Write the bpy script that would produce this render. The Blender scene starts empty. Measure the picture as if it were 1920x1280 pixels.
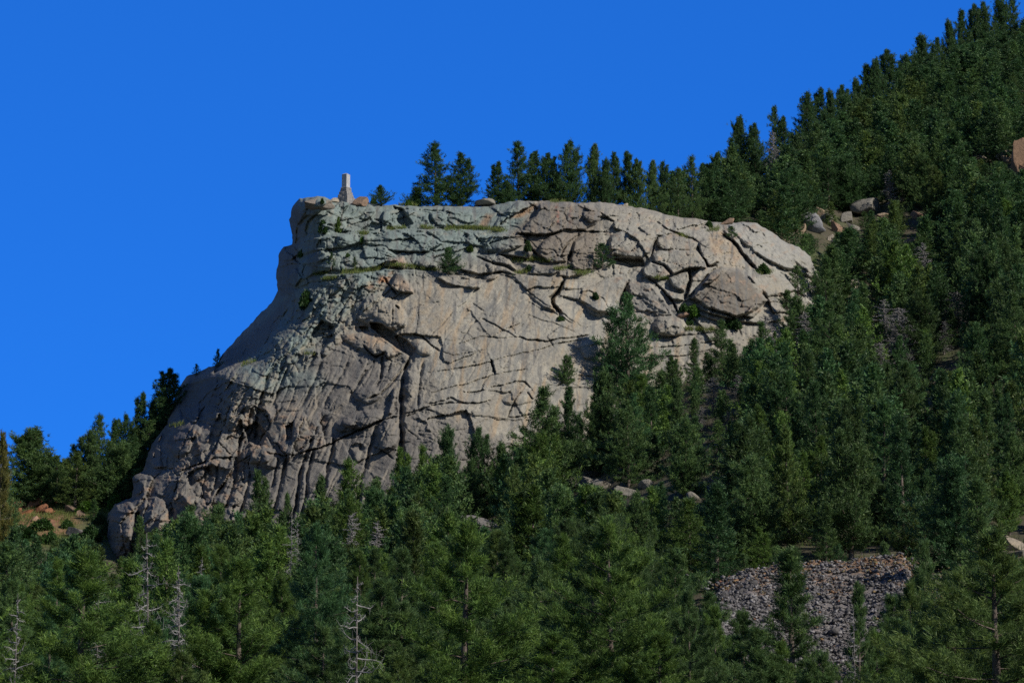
import bpy, bmesh, math, random
import numpy as np
from mathutils import Vector, noise as mnoise

random.seed(7)
RNG = np.random.default_rng(7)
SC = bpy.context.scene
COL = SC.collection

# ------------------------------------------------------------------ camera
F = 100.0 / 36.0 * 1920.0
PITCH = math.radians(11.0)
CP, SP = math.cos(PITCH), math.sin(PITCH)
CZ = 1.7

def at(u, v, D):
    """world point at horizontal distance D seen at photo pixel (u, v); works on arrays"""
    a = (np.asarray(u, float) - 960.0) / F
    b = (640.0 - np.asarray(v, float)) / F
    ry = CP - SP * b
    rz = SP + CP * b
    s = D / ry
    return a * s, D + 0 * s, CZ + rz * s

def pix(x, y, z):
    d = y * CP + (z - CZ) * SP
    w = -y * SP + (z - CZ) * CP
    return 960 + F * x / d, 640 - F * w / d

cam_d = bpy.data.cameras.new('camera')
cam_d.lens = 100.0
cam_d.sensor_width = 36.0
cam_d.clip_start = 0.5
cam_d.clip_end = 9000.0
cam = bpy.data.objects.new('camera', cam_d)
COL.objects.link(cam)
cam.location = (0, 0, CZ)
cam.rotation_euler = (math.radians(90) + PITCH, 0, 0)
SC.camera = cam

# ------------------------------------------------------------------ noise
def perlin(x, y, seed=0):
    r = np.random.default_rng(1000 + seed)
    g = r.random((128, 128)) * 2 * math.pi
    gx, gy = np.cos(g), np.sin(g)
    xi = np.floor(x).astype(int); yi = np.floor(y).astype(int)
    xf = x - xi; yf = y - yi
    sx = xf * xf * xf * (xf * (xf * 6 - 15) + 10)
    sy = yf * yf * yf * (yf * (yf * 6 - 15) + 10)
    def dot(ix, iy, dx, dy):
        a = gx[ix & 127, iy & 127]; b = gy[ix & 127, iy & 127]
        return a * dx + b * dy
    n00 = dot(xi, yi, xf, yf); n10 = dot(xi + 1, yi, xf - 1, yf)
    n01 = dot(xi, yi + 1, xf, yf - 1); n11 = dot(xi + 1, yi + 1, xf - 1, yf - 1)
    return ((n00 * (1 - sx) + n10 * sx) * (1 - sy) + (n01 * (1 - sx) + n11 * sx) * sy) * 1.5

def fbm(x, y, octaves=4, seed=0, gain=0.5):
    t = 0; a = 1.0; s = 0
    for o in range(octaves):
        t = t + a * perlin(x * 2 ** o + o * 17.3, y * 2 ** o - o * 9.1, seed + o)
        s += a; a *= gain
    return t / s * 1.4

def ridged(x, y, octaves=3, seed=0):
    t = 0; a = 1.0; s = 0
    for o in range(octaves):
        t = t + a * (1 - np.abs(perlin(x * 2 ** o, y * 2 ** o, seed + o)) * 2.2)
        s += a; a *= 0.5
    return t / s

def worley(x, y, seed=0):
    """cell value, tilt pair and F2-F1 for unit jittered cells"""
    r = np.random.default_rng(2000 + seed)
    jx = r.random((128, 128)); jy = r.random((128, 128))
    val = r.random((128, 128)) * 2 - 1
    t1 = r.random((128, 128)) * 2 - 1; t2 = r.random((128, 128)) * 2 - 1
    xi = np.floor(x).astype(int); yi = np.floor(y).astype(int)
    f1 = np.full(x.shape, 9.0); f2 = np.full(x.shape, 9.0)
    h = np.zeros(x.shape)
    for dx in (-1, 0, 1):
        for dy in (-1, 0, 1):
            cx = (xi + dx) & 127; cy = (yi + dy) & 127
            px = xi + dx + jx[cx, cy]; py = yi + dy + jy[cx, cy]
            d = np.hypot(x - px, y - py)
            hh = val[cx, cy] + t1[cx, cy] * (x - px) + t2[cx, cy] * (y - py)
            near = d < f1
            f2 = np.where(near, f1, np.minimum(f2, d))
            h = np.where(near, hh, h)
            f1 = np.where(near, d, f1)
    return h, f2 - f1

# ------------------------------------------------------------------ mesh helpers
def mesh_np(name, verts, faces, mats=(), smooth=False, colors=None):
    """verts (N,3), faces (M,k) of equal size k"""
    me = bpy.data.meshes.new(name)
    verts = np.asarray(verts, np.float32); faces = np.asarray(faces, np.int32)
    n, k = faces.shape
    me.vertices.add(len(verts)); me.vertices.foreach_set('co', verts.ravel())
    me.loops.add(n * k); me.loops.foreach_set('vertex_index', faces.ravel())
    me.polygons.add(n)
    me.polygons.foreach_set('loop_start', np.arange(0, n * k, k, dtype=np.int32))
    if smooth:
        me.polygons.foreach_set('use_smooth', np.ones(n, bool))
    for m in mats: me.materials.append(m)
    me.update(calc_edges=True)
    if colors is not None:
        at_ = me.color_attributes.new('tint', 'FLOAT_COLOR', 'POINT')
        c = np.ones((len(verts), 4), np.float32); c[:, :3] = colors
        at_.data.foreach_set('color', c.ravel())
    return me

def link(name, me, parent=None, loc=None):
    o = bpy.data.objects.new(name, me)
    COL.objects.link(o)
    if parent is not None: o.parent = parent
    if loc is not None: o.location = loc
    return o

def tag(o, label=None, cat=None, group=None, kind=None):
    if label: o['label'] = label
    if cat: o['category'] = cat
    if group: o['group'] = group
    if kind: o['kind'] = kind
    return o

# ------------------------------------------------------------------ materials
def nodes_of(name):
    m = bpy.data.materials.new(name); m.use_nodes = True
    nt = m.node_tree
    for n in list(nt.nodes): nt.nodes.remove(n)
    out = nt.nodes.new('ShaderNodeOutputMaterial')
    return m, nt, out

def N(nt, t, **kw):
    n = nt.nodes.new(t)
    for k, v in kw.items():
        if k.startswith('i_'): n.inputs[k[2:].replace('_', ' ')].default_value = v
        else: setattr(n, k, v)
    return n

def mixcol(nt, blend, fac, a, b):
    n = N(nt, 'ShaderNodeMix', data_type='RGBA', blend_type=blend)
    for sock, val in ((n.inputs[0], fac), (n.inputs[6], a), (n.inputs[7], b)):
        if hasattr(val, 'is_linked'): nt.links.new(val, sock)
        elif isinstance(val, (int, float)): sock.default_value = val
        else: sock.default_value = (*val, 1)
    return n.outputs[2]

def ramp(nt, src, stops):
    r = N(nt, 'ShaderNodeValToRGB')
    while len(r.color_ramp.elements) > 1: r.color_ramp.elements.remove(r.color_ramp.elements[0])
    r.color_ramp.elements[0].position = stops[0][0]
    r.color_ramp.elements[0].color = (*stops[0][1], 1)
    for p, c in stops[1:]:
        e = r.color_ramp.elements.new(p); e.color = (*c, 1)
    nt.links.new(src, r.inputs[0])
    return r.outputs[0]

def noise_node(nt, scale, detail=4, rough=0.6, vec=None):
    n = N(nt, 'ShaderNodeTexNoise')
    n.inputs['Scale'].default_value = scale
    n.inputs['Detail'].default_value = detail
    n.inputs['Roughness'].default_value = rough
    if vec is not None: nt.links.new(vec, n.inputs['Vector'])
    return n.outputs[0]

def rock_material(name, base=None, var=1.0, bump=0.6, use_attr=False, fine=2.2):
    m, nt, out = nodes_of(name)
    tc = N(nt, 'ShaderNodeTexCoord').outputs['Object']
    if use_attr:
        col = N(nt, 'ShaderNodeAttribute', attribute_name='tint').outputs['Color']
    else:
        oi = N(nt, 'ShaderNodeObjectInfo')
        col = mixcol(nt, 'MULTIPLY', 1.0, base, oi.outputs['Color'])
    n1 = noise_node(nt, 0.35, 5, 0.65, tc)
    n2 = noise_node(nt, fine, 6, 0.7, tc)
    n3 = noise_node(nt, fine * 5, 3, 0.7, tc)
    g1 = ramp(nt, n1, [(0.3, (0.80, 0.81, 0.84)), (0.55, (1.0, 1.0, 1.0)), (0.75, (1.16, 1.10, 1.02))])
    g2 = ramp(nt, n2, [(0.30, (0.62, 0.62, 0.64)), (0.5, (1.0, 1.0, 1.0)), (0.72, (1.28, 1.25, 1.2))])
    g3 = ramp(nt, n3, [(0.33, (0.68, 0.68, 0.70)), (0.5, (1, 1, 1)), (0.7, (1.2, 1.2, 1.2))])
    c = mixcol(nt, 'MULTIPLY', 0.9 * var, col, g1)
    c = mixcol(nt, 'MULTIPLY', 0.85 * var, c, g2)
    c = mixcol(nt, 'MULTIPLY', 0.7 * var, c, g3)
    b = N(nt, 'ShaderNodeBsdfPrincipled')
    nt.links.new(c, b.inputs['Base Color'])
    b.inputs['Roughness'].default_value = 0.9
    b.inputs['Specular IOR Level'].default_value = 0.2
    bp = N(nt, 'ShaderNodeBump')
    bp.inputs['Strength'].default_value = bump
    bp.inputs['Distance'].default_value = 0.25
    mx = N(nt, 'ShaderNodeMath', operation='MULTIPLY_ADD')
    nt.links.new(n2, mx.inputs[0]); mx.inputs[1].default_value = 1.0
    sc2 = N(nt, 'ShaderNodeMath', operation='MULTIPLY')
    nt.links.new(n3, sc2.inputs[0]); sc2.inputs[1].default_value = 0.35
    nt.links.new(sc2.outputs[0], mx.inputs[2])
    nt.links.new(mx.outputs[0], bp.inputs['Height'])
    nt.links.new(bp.outputs[0], b.inputs['Normal'])
    nt.links.new(b.outputs[0], out.inputs[0])
    return m

def leaf_material(name, base, transl=0.28):
    m, nt, out = nodes_of(name)
    at_ = N(nt, 'ShaderNodeAttribute', attribute_name='tint').outputs['Color']
    oi = N(nt, 'ShaderNodeObjectInfo').outputs['Color']
    c = mixcol(nt, 'MULTIPLY', 1.0, at_, oi)
    c = mixcol(nt, 'MULTIPLY', 1.0, c, base)
    d = N(nt, 'ShaderNodeBsdfPrincipled')
    d.inputs['Roughness'].default_value = 0.55
    d.inputs['Specular IOR Level'].default_value = 0.25
    t = N(nt, 'ShaderNodeBsdfTranslucent')
    nt.links.new(c, d.inputs['Base Color']); nt.links.new(c, t.inputs['Color'])
    mx = N(nt, 'ShaderNodeMixShader'); mx.inputs[0].default_value = transl
    nt.links.new(d.outputs[0], mx.inputs[1]); nt.links.new(t.outputs[0], mx.inputs[2])
    nt.links.new(mx.outputs[0], out.inputs[0])
    return m

def bark_material(name, c0, c1):
    m, nt, out = nodes_of(name)
    tc = N(nt, 'ShaderNodeTexCoord').outputs['Object']
    mp = N(nt, 'ShaderNodeMapping'); mp.inputs['Scale'].default_value = (1, 1, 0.25)
    nt.links.new(tc, mp.inputs['Vector'])
    n = noise_node(nt, 6, 5, 0.65, mp.outputs[0])
    c = ramp(nt, n, [(0.3, c0), (0.7, c1)])
    b = N(nt, 'ShaderNodeBsdfPrincipled'); b.inputs['Roughness'].default_value = 0.9
    b.inputs['Specular IOR Level'].default_value = 0.15
    nt.links.new(c, b.inputs['Base Color'])
    nt.links.new(b.outputs[0], out.inputs[0])
    return m

M_CLIFF = rock_material('cliff_granite', use_attr=True, var=0.8, bump=0.7, fine=1.6)
M_ROCK = rock_material('granite', base=(1, 1, 1), var=0.9, bump=0.6)
M_NEEDLE = leaf_material('pine_needles', (0.068, 0.130, 0.046), 0.33)
M_LEAF = leaf_material('shrub_leaves', (0.065, 0.135, 0.030), 0.35)
M_GRASS = leaf_material('grass_blades', (0.15, 0.19, 0.055), 0.35)
M_BARK = bark_material('pine_bark', (0.06, 0.05, 0.045), (0.17, 0.14, 0.12))
M_DEAD = bark_material('weathered_wood', (0.055, 0.05, 0.05), (0.19, 0.175, 0.16))
M_TWIG = bark_material('dead_twigs', (0.17, 0.167, 0.17), (0.31, 0.305, 0.30))

# ------------------------------------------------------------------ terrain
DK = np.array([60, 130, 200, 250, 300, 350, 385, 410, 428, 440, 470, 520, 600, 700, 900, 1500], float)
ROWS = {
 -300: [1744,1490,1300,1210,1150,1100,1060, 990, 968, 955, 945, 965,1010,1090,1200,1350],
    0: [1744,1490,1300,1215,1160,1110,1062, 985, 955, 942, 932, 955,1005,1085,1200,1350],
  150: [1744,1490,1300,1215,1160,1115,1068, 985, 945, 925, 915, 945,1000,1080,1200,1350],
  250: [1744,1490,1300,1200,1140,1110,1085,1000, 930, 905, 897, 930,1000,1080,1200,1350],
  310: [1744,1490,1300,1210,1150,1120,1100,1040, 840, 788, 785, 840, 950,1060,1200,1350],
  360: [1744,1490,1300,1215,1155,1125,1105,1070, 800, 737, 738, 810, 930,1060,1200,1350],
  420: [1744,1490,1300,1215,1155,1125,1110,1075, 850, 710, 700, 780, 920,1050,1200,1350],
  500: [1744,1490,1300,1215,1150,1120,1100,1075, 850, 650, 640, 740, 900,1040,1200,1350],
  560: [1744,1490,1300,1210,1140,1105,1085,1060, 800, 500, 500, 620, 800,1000,1200,1350],
  640: [1744,1490,1300,1205,1130,1085,1060,1040, 700, 398, 402, 480, 600, 800,1100,1350],
  800: [1744,1490,1290,1190,1100,1030,1000, 985, 700, 396, 400, 470, 600, 780,1050,1300],
 1000: [1744,1490,1280,1170,1070, 975, 930, 915, 700, 392, 400, 450, 570, 740,1000,1250],
 1100: [1744,1490,1270,1150,1040, 930, 870, 850, 700, 396, 402, 430, 540, 700, 950,1200],
 1200: [1744,1490,1265,1130,1010, 880, 800, 780, 650, 412, 404, 402, 480, 600, 850,1100],
 1300: [1744,1490,1260,1110, 980, 845, 745, 700, 600, 432, 410, 385, 405, 500, 750,1000],
 1400: [1744,1490,1255,1080, 950, 830, 720, 660, 560, 445, 408, 350, 345, 430, 650, 900],
 1500: [1744,1490,1250,1062, 940, 815, 710, 640, 590, 525, 437, 332, 275, 350, 560, 850],
 1600: [1744,1490,1245,1052, 930, 810, 705, 635, 590, 555, 475, 365, 240, 290, 480, 800],
 1750: [1744,1490,1240,1045, 915, 770, 670, 605, 560, 525, 450, 335, 190, 160, 350, 700],
 1920: [1744,1490,1235,1040, 880, 715, 610, 535, 485, 455, 385, 280, 150,  75, 200, 600],
 2300: [1744,1490,1225,1020, 850, 680, 560, 480, 430, 400, 320, 200,  50, -50,   0, 450],
}
RU = np.array(sorted(ROWS), float)
RT = np.array([ROWS[int(u)] for u in RU], float)

def rows_at(u, D):
    u = np.clip(np.asarray(u, float), RU[0], RU[-1]); D = np.clip(np.asarray(D, float), DK[0], DK[-1])
    i = np.clip(np.searchsorted(RU, u) - 1, 0, len(RU) - 2)
    j = np.clip(np.searchsorted(DK, D) - 1, 0, len(DK) - 2)
    fu = (u - RU[i]) / (RU[i + 1] - RU[i]); fd = (D - DK[j]) / (DK[j + 1] - DK[j])
    fu = fu * fu * (3 - 2 * fu)
    return (RT[i, j] * (1 - fu) + RT[i + 1, j] * fu) * (1 - fd) + (RT[i, j + 1] * (1 - fu) + RT[i + 1, j + 1] * fu) * fd

def ground_z(x, y):
    x = np.asarray(x, float); y = np.asarray(y, float)
    yy = np.clip(y, 60, 1500)
    z = 0.12 * yy
    for _ in range(4):
        d = yy * CP + (z - CZ) * SP
        u = 960 + F * x * (yy / np.maximum(y, 1.0) if False else 1.0) / d
        v = rows_at(u, yy)
        z = at(960, v, yy)[2]
    z = np.minimum(z, 205 + 26 * np.tanh(np.maximum(z - 205, 0) / 26))
    bump = 0.5 * fbm(x / 14.0, y / 14.0, 3, 31) + 0.25 * fbm(x / 4.0, y / 4.0, 2, 37)
    z = z + bump * np.clip((y - 60) / 60, 0, 1)
    k = np.clip((y + 20) / 80.0, 0, 1); k = k * k * (3 - 2 * k)
    return z * k

def ground_at(u, D):
    z = float(at(960, rows_at(u, D), D)[2])
    for _ in range(3):
        x = (u - 960) / F * (D * CP + (z - CZ) * SP)
        z = float(ground_z(x, D))
    return x, D, z

def build_ground():
    xs = np.concatenate([np.linspace(-1400, -260, 14), np.arange(-250, 251, 2.5), np.linspace(260, 1400, 14)])
    ys = np.concatenate([np.linspace(-400, 50, 12), np.arange(56, 700, 3.0), np.linspace(704, 1500, 40), np.linspace(1560, 2000, 6)])
    X, Y = np.meshgrid(xs, ys)
    Z = ground_z(X, np.minimum(Y, 1500))
    far = np.clip((Y - 1500) / 500, 0, 1)
    Z = Z * (1 - far)
    nx, ny = len(xs), len(ys)
    idx = np.arange(nx * ny).reshape(ny, nx)
    faces = np.stack([idx[:-1, :-1], idx[:-1, 1:], idx[1:, 1:], idx[1:, :-1]], -1).reshape(-1, 4)
    U = 960 + F * X / np.maximum(Y * CP + (Z - CZ) * SP, 1)
    c = np.zeros((ny, nx, 3)); c[:] = (0.075, 0.068, 0.046)
    def blend(mask, rgb):
        c[:] = c * (1 - mask[..., None]) + np.array(rgb) * mask[..., None]
    n1 = fbm(X / 9, Y / 9, 3, 51)
    blend(np.clip(n1 * 1.5 + 0.1, 0, 0.8), (0.075, 0.095, 0.04))
    blend(np.clip(fbm(X / 6, Y / 6, 3, 52) * 2 - 0.5, 0, 0.8), (0.15, 0.125, 0.10))
    mead = np.clip((260 - U) / 30, 0, 1) * np.clip((Y - 392) / 8, 0, 1) * np.clip((452 - Y) / 10, 0, 1)
    blend(mead * np.clip(0.9 + fbm(X / 5, Y / 5, 3, 53), 0, 1), (0.10, 0.125, 0.045))
    rust = np.exp(-((U - 70) / 48) ** 2 - ((Y - 414) / 9) ** 2)
    blend(np.clip(rust * 1.6 + 0.8 * fbm(X / 3, Y / 3, 2, 54) * (rust > 0.15), 0, 1), (0.27, 0.14, 0.085))
    return mesh_np('ground', np.stack([X, Y, Z], -1).reshape(-1, 3), faces, [M_GROUND], True, c.reshape(-1, 3))

M_GROUND = rock_material('forest_floor', use_attr=True, var=1.0, bump=0.9, fine=0.9)
ground = tag(link('ground', build_ground()), 'brown forest floor rising to the cliff and hillside', 'ground', kind='structure')

# ------------------------------------------------------------------ the cliff
OUT = [(195,1110),(197,1000),(203,962),(215,946),(232,938),(246,932),(250,915),(248,895),(256,888),(268,882),(276,855),
 (285,832),(300,812),(313,795),(322,760),(335,728),(350,705),(372,697),(392,688),(408,683),(414,668),(430,650),(450,628),
 (470,608),(485,590),(500,577),(513,562),(520,545),(519,528),(517,515),(522,490),(524,474),(532,463),(548,458),(549,450),
 (546,430),(542,413),(546,405),(547,392),(552,380),(562,372),(578,369),(600,368),(614,371),(620,377),(632,376),(640,374),
 (662,375),(672,376),(690,380),(712,384),(740,384),(760,386),(790,387),(830,386),(870,388),(910,387),(930,384),(950,380),
 (965,376),(1000,377),(1030,376),(1060,379),(1090,380),(1120,378),(1160,383),(1200,390),(1225,394),(1245,402),(1280,408),
 (1310,411),(1340,417),(1370,418),(1400,416),(1420,419),(1445,434),(1470,452),(1500,464),(1520,482),(1530,505),(1537,528),
 (1545,560),(1550,600),(1500,640),(1400,690),(1300,740),(1200,830),(1100,890),(1000,960),(800,1030),(600,1110),(430,1140)]

BASE = [(560,390,427),(640,390,425),(760,390,427),(900,390,428),(1000,390,426),(1100,390,427),(1200,392,430),(1300,408,434),(1400,416,438),(1480,452,441),
 (540,420,441),(552,420,434),(575,415,424),(548,450,436),(590,450,421),(640,450,420),(760,450,421),(900,450,421),(1000,450,420),(1100,450,420),(1200,450,422),(1300,450,424),(1400,450,431),(1500,470,440),
 (520,520,438),(548,520,425),(600,520,416),(760,520,413),(900,520,414),(1040,520,413),(1150,520,415),(1300,520,416),(1400,520,420),(1480,520,430),(1535,525,442),
 (488,600,446),(505,600,436),(535,600,422),(570,600,413),(452,640,446),(480,640,432),(510,640,415),(540,650,408),(640,600,409),(760,600,405),(900,600,404),(1040,600,405),(1150,600,408),(1300,600,410),(1400,600,413),(1500,600,422),(1550,600,432),
 (355,705,442),(385,705,428),(420,700,416),(460,700,409),(520,700,405),(640,700,400),(760,700,396),(900,700,395),(1040,700,397),(1150,700,401),(1300,700,405),(1450,680,409),
 (335,750,437),(365,750,424),(405,755,409),(316,800,421),(350,800,410),(400,800,403),(450,800,400),(560,800,395),(700,800,390),(850,800,387),(1000,800,390),(1150,800,395),
 (255,900,409),(300,900,401),(360,900,395),(450,900,391),(560,900,387),(700,900,383),(850,900,381),(1000,900,385),
 (200,1000,404),(240,1000,394),(300,1000,391),(450,1000,384),(560,1000,381),(700,1000,377),(850,1000,376),
 (200,1100,397),(300,1100,386),(450,1100,379),(560,1100,377),(700,1100,373)]

STEP = 1.5
gu = np.arange(180, 1560, STEP); gv = np.arange(356, 1150, STEP)
GU, GV = np.meshgrid(gu, gv)

def rbf_base():
    P = np.array(BASE, float)
    p = P[:, :2] / 100.0
    n = len(p)
    def phi(r2): return 0.5 * r2 * np.log(r2 + 1e-9)
    r2 = ((p[:, None] - p[None]) ** 2).sum(-1)
    A = np.zeros((n + 3, n + 3)); A[:n, :n] = phi(r2) + np.eye(n) * 0.02
    A[:n, n] = 1; A[:n, n + 1:] = p; A[n, :n] = 1; A[n + 1:, :n] = p.T
    b = np.zeros(n + 3); b[:n] = P[:, 2]
    w = np.linalg.solve(A, b)
    cu = np.arange(172, 1576, 8.0); cv = np.arange(348, 1166, 8.0)
    CU, CV = np.meshgrid(cu / 100, cv / 100)
    Z = w[n] + w[n + 1] * CU + w[n + 2] * CV
    for k in range(n):
        Z += w[k] * phi((CU - p[k, 0]) ** 2 + (CV - p[k, 1]) ** 2)
    fi = (gu - 172) / 8.0; fj = (gv - 348) / 8.0
    i = fi.astype(int); j = fj.astype(int); a = fi - i; b_ = (fj - j)[:, None]
    Z0 = Z[j][:, i] * (1 - a) + Z[j][:, i + 1] * a
    Z1 = Z[j + 1][:, i] * (1 - a) + Z[j + 1][:, i + 1] * a
    return Z0 * (1 - b_) + Z1 * b_

DB = rbf_base()
H = np.zeros_like(DB)
# ragged coordinates so traced lines and edges wander like real joints
WU = GU + 1.7 * fbm(GU / 18, GV / 18, 3, 1) + 4 * fbm(GU / 90, GV / 90, 2, 5)
WV = GV + 1.7 * fbm(GU / 18, GV / 18, 3, 9) + 4 * fbm(GU / 90, GV / 90, 2, 13)

def window(pts, pad):
    p = np.array(pts, float)
    i0 = max(0, int((p[:, 0].min() - pad - gu[0]) / STEP)); i1 = min(len(gu), int((p[:, 0].max() + pad - gu[0]) / STEP) + 2)
    j0 = max(0, int((p[:, 1].min() - pad - gv[0]) / STEP)); j1 = min(len(gv), int((p[:, 1].max() + pad - gv[0]) / STEP) + 2)
    return slice(j0, j1), slice(i0, i1)

def polydist(pts, x, y, closed):
    p = np.array(pts, float)
    q = np.roll(p, -1, 0) if closed else p[1:]
    p0 = p if closed else p[:-1]
    L = np.hypot(*(q - p0).T); cum = np.concatenate([[0], np.cumsum(L)])
    best = np.full(x.shape, 1e9); t = np.zeros(x.shape); side = np.zeros(x.shape)
    for k in range(len(p0)):
        ax, ay = p0[k]; bx, by = q[k]
        dx, dy = bx - ax, by - ay
        s = np.clip(((x - ax) * dx + (y - ay) * dy) / (L[k] ** 2 + 1e-9), 0, 1)
        d = np.hypot(x - ax - s * dx, y - ay - s * dy)
        m = d < best
        best = np.where(m, d, best)
        t = np.where(m, (cum[k] + s * L[k]) / cum[-1], t)
        side = np.where(m, np.sign(dx * (y - ay) - dy * (x - ax)), side)
    return best, t, side

def inside(pts, x, y):
    p = np.array(pts, float); q = np.roll(p, -1, 0)
    r = np.zeros(x.shape, bool)
    for (ax, ay), (bx, by) in zip(p, q):
        c = ((ay > y) != (by > y))
        r ^= c & (x < (bx - ax) * (y - ay) / (by - ay + 1e-12) + ax)
    return r

def block(pts, h, edge=7, tilt=(0, 0), dome=0.0):
    w = window(pts, 8)
    x, y = WU[w], WV[w]
    d, _, _ = polydist(pts, x, y, True)
    ins = inside(pts, x, y)
    sd = np.where(ins, d, -d)
    edge = max(2.2, edge * 0.5)
    dome = dome * 0.45
    s = np.clip((sd + 1.0) / edge, 0, 1)
    prof = np.sin(s * math.pi / 2) ** 1.2
    cx, cy = np.mean(pts, 0)
    body = 0.98 * h + 1.7 * tilt[0] * (x - cx) + 1.7 * tilt[1] * (y - cy)
    if dome:
        mx = max(sd.max(), 1)
        k = np.clip(sd / mx, 0, 1)
        body = body + dome * np.sqrt(1 - (1 - k) ** 2)
    H[w] += prof * body

def groove(pts, depth, width=3.0, taper=True, step=0.16):
    w = window(pts, width * 2 + 34)
    d, t, s = polydist(pts, WU[w], WV[w], False)
    jag = np.clip(0.70 + 0.75 * fbm(GU[w] / 13 + len(pts), GV[w] / 13, 3, 401), 0.34, 1.25)
    big = width > 4.2
    prof = np.clip(1 - d / (width * (0.40 if big else 0.44) * (0.5 + 0.7 * jag)), 0, 1)
    tp = np.clip(np.minimum(t, 1 - t) * 7 + 0.3, 0, 1) if taper else 1
    H[w] -= 0.70 * depth * (prof ** (0.6 if big else 0.8)) * tp * (1.0 if big else jag)
    # the rock on one side of a joint stands a little proud of the other
    H[w] += step * depth * np.where(s < 0, 1, -0.4) * np.exp(-d / (9 + width)) * tp * np.clip(d, 0, 1)

def flute(pts, depth, wl=5.0, wr=13.0):
    """chute traced downwards: steep wall on its left, slow slope on its right"""
    w = window(pts, wr * 1.5 + 6)
    d, t, s = polydist(pts, WU[w], WV[w], False)
    j = 0.75 + 0.6 * fbm(GU[w] / 17, GV[w] / 26, 3, 411)
    prof = np.where(s < 0, np.clip(1 - d / (wr * j), 0, 1) ** 1.3, np.clip(1 - d / wl, 0, 1))
    tp = np.clip(np.minimum(t, 1 - t) * 9 + 0.1, 0, 1)
    H[w] -= depth * prof * tp * np.clip(j + 0.2, 0.5, 1.2)

def ledge(pts, h, reach=18.0, setback=0.0):
    """rock under the traced line stands forward by h, dying away downwards (line is traced left to right)"""
    w = window(pts, reach * 3)
    d, t, s = polydist(pts, WU[w], WV[w], False)
    tp = np.clip(np.minimum(t, 1 - t) * 6, 0, 1)
    sd = d * s
    up = np.clip((sd + 1.5) / 3.0, 0, 1)
    H[w] += 0.72 * tp * (h * up * np.exp(-np.maximum(sd, 0) / reach) - setback * (1 - up) * np.exp(np.minimum(sd, 0) / reach))

def dome(cx, cy, rx, ry, h, ang=0.0, p=2.0):
    a = math.radians(ang)
    r = max(rx, ry) + 6
    w = window([(cx - r, cy - r), (cx + r, cy + r)], 4)
    x, y = WU[w] - cx, WV[w] - cy
    X = (x * math.cos(a) + y * math.sin(a)) / rx; Y = (-x * math.sin(a) + y * math.cos(a)) / ry
    q = (np.abs(X) ** p + np.abs(Y) ** p)
    H[w] += h * np.sqrt(np.clip(1 - q, 0, 1))

def soft(pts, blur):
    d, _, _ = polydist(pts, WU, WV, True)
    sd = np.where(inside(pts, WU, WV), d, -d)
    k = np.clip(sd / (2 * blur) + 0.5, 0, 1)
    return k * k * (3 - 2 * k)

# regions
R_MAIN = soft([(745,560),(800,530),(1050,515),(1170,520),(1180,640),(1340,620),(1340,720),(1130,800),(960,830),(850,780),(790,700),(760,620)], 14)
R_UP = soft([(500,350),(1330,350),(1345,500),(1180,520),(800,510),(700,545),(600,560),(510,560)], 14)
R_RUGGED = soft([(395,760),(400,700),(470,640),(500,605),(560,560),(660,520),(740,530),(760,560),(680,590),(640,640),(580,690),(520,720),(480,780),(420,800)], 12)
R_KNOB = soft([(180,1150),(180,900),(270,860),(330,770),(420,760),(560,770),(620,790),(600,840),(470,880),(440,960),(420,1150)], 12)
R_SLAB = soft([(500,700),(640,660),(760,690),(780,860),(700,960),(560,1020),(470,990),(500,870),(500,780)], 14)
R_RIGHT = soft([(1350,410),(1560,410),(1570,600),(1500,560),(1420,480),(1370,450)], 8)
R_CRUMB = soft([(1325,440),(1348,432),(1378,455),(1390,480),(1400,503),(1362,502),(1345,485)], 6)

# broad and fine relief
H += 0.35 * fbm(GU / 85, GV / 85, 2, 21)
CALM = np.clip(R_MAIN + 0.9 * R_SLAB + 0.8 * R_UP, 0, 1)
H += (0.20 - 0.14 * CALM) * fbm(GU / 26, GV / 26, 4, 25, 0.55)
cell, gap = worley(WU / 70 + 0.3 * fbm(GU / 40, GV / 40, 2, 61), WV / 38, 3)
H += R_UP * (0.6 * cell - 0.5 * np.clip(1 - gap / 0.035, 0, 1))
cell, gap = worley(WU / 24 + WV / 60, WV / 15, 5)
br = np.clip(fbm(GU / 50, GV / 30, 2, 63) * 2.5 + 0.1, 0, 1)
H += R_UP * br * (0.30 * cell - 0.25 * np.clip(1 - gap / 0.06, 0, 1))
# angular facets everywhere, at three sizes, so nothing is a smooth swell
wx = WU + 2.5 * fbm(GU / 30, GV / 30, 3, 65); wy = WV + 2.5 * fbm(GU / 30, GV / 30, 3, 67)
cell, gap = worley(wx / 75, wy / 52, 23)
H += 0.50 * cell
cell, gap = worley((wx + 0.5 * wy) / 31, (wy - 0.25 * wx) / 17, 27)
H += (0.26 - 0.15 * CALM) * cell
cell, gap = worley((wx + 0.4 * wy) / 11, wy / 7.5, 29)
H += (0.12 - 0.085 * CALM) * cell
H += (0.07 - 0.045 * CALM) * fbm(GU / 5, GV / 4, 3, 69, 0.7)
# streaked, rotten rock on the left shoulder: ribs running up to the right
a = math.radians(-52)
S1 = (WU * math.cos(a) + WV * math.sin(a)); S2 = (-WU * math.sin(a) + WV * math.cos(a))
H += R_RUGGED * (0.8 * ridged(S1 / 70, S2 / 15, 3, 71) + 0.15 * fbm(GU / 12, GV / 12, 3, 73))
cell, gap = worley(S1 / 28, S2 / 13, 9)
H += R_RUGGED * (0.55 * cell - 0.5 * np.clip(1 - gap / 0.10, 0, 1))
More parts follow.
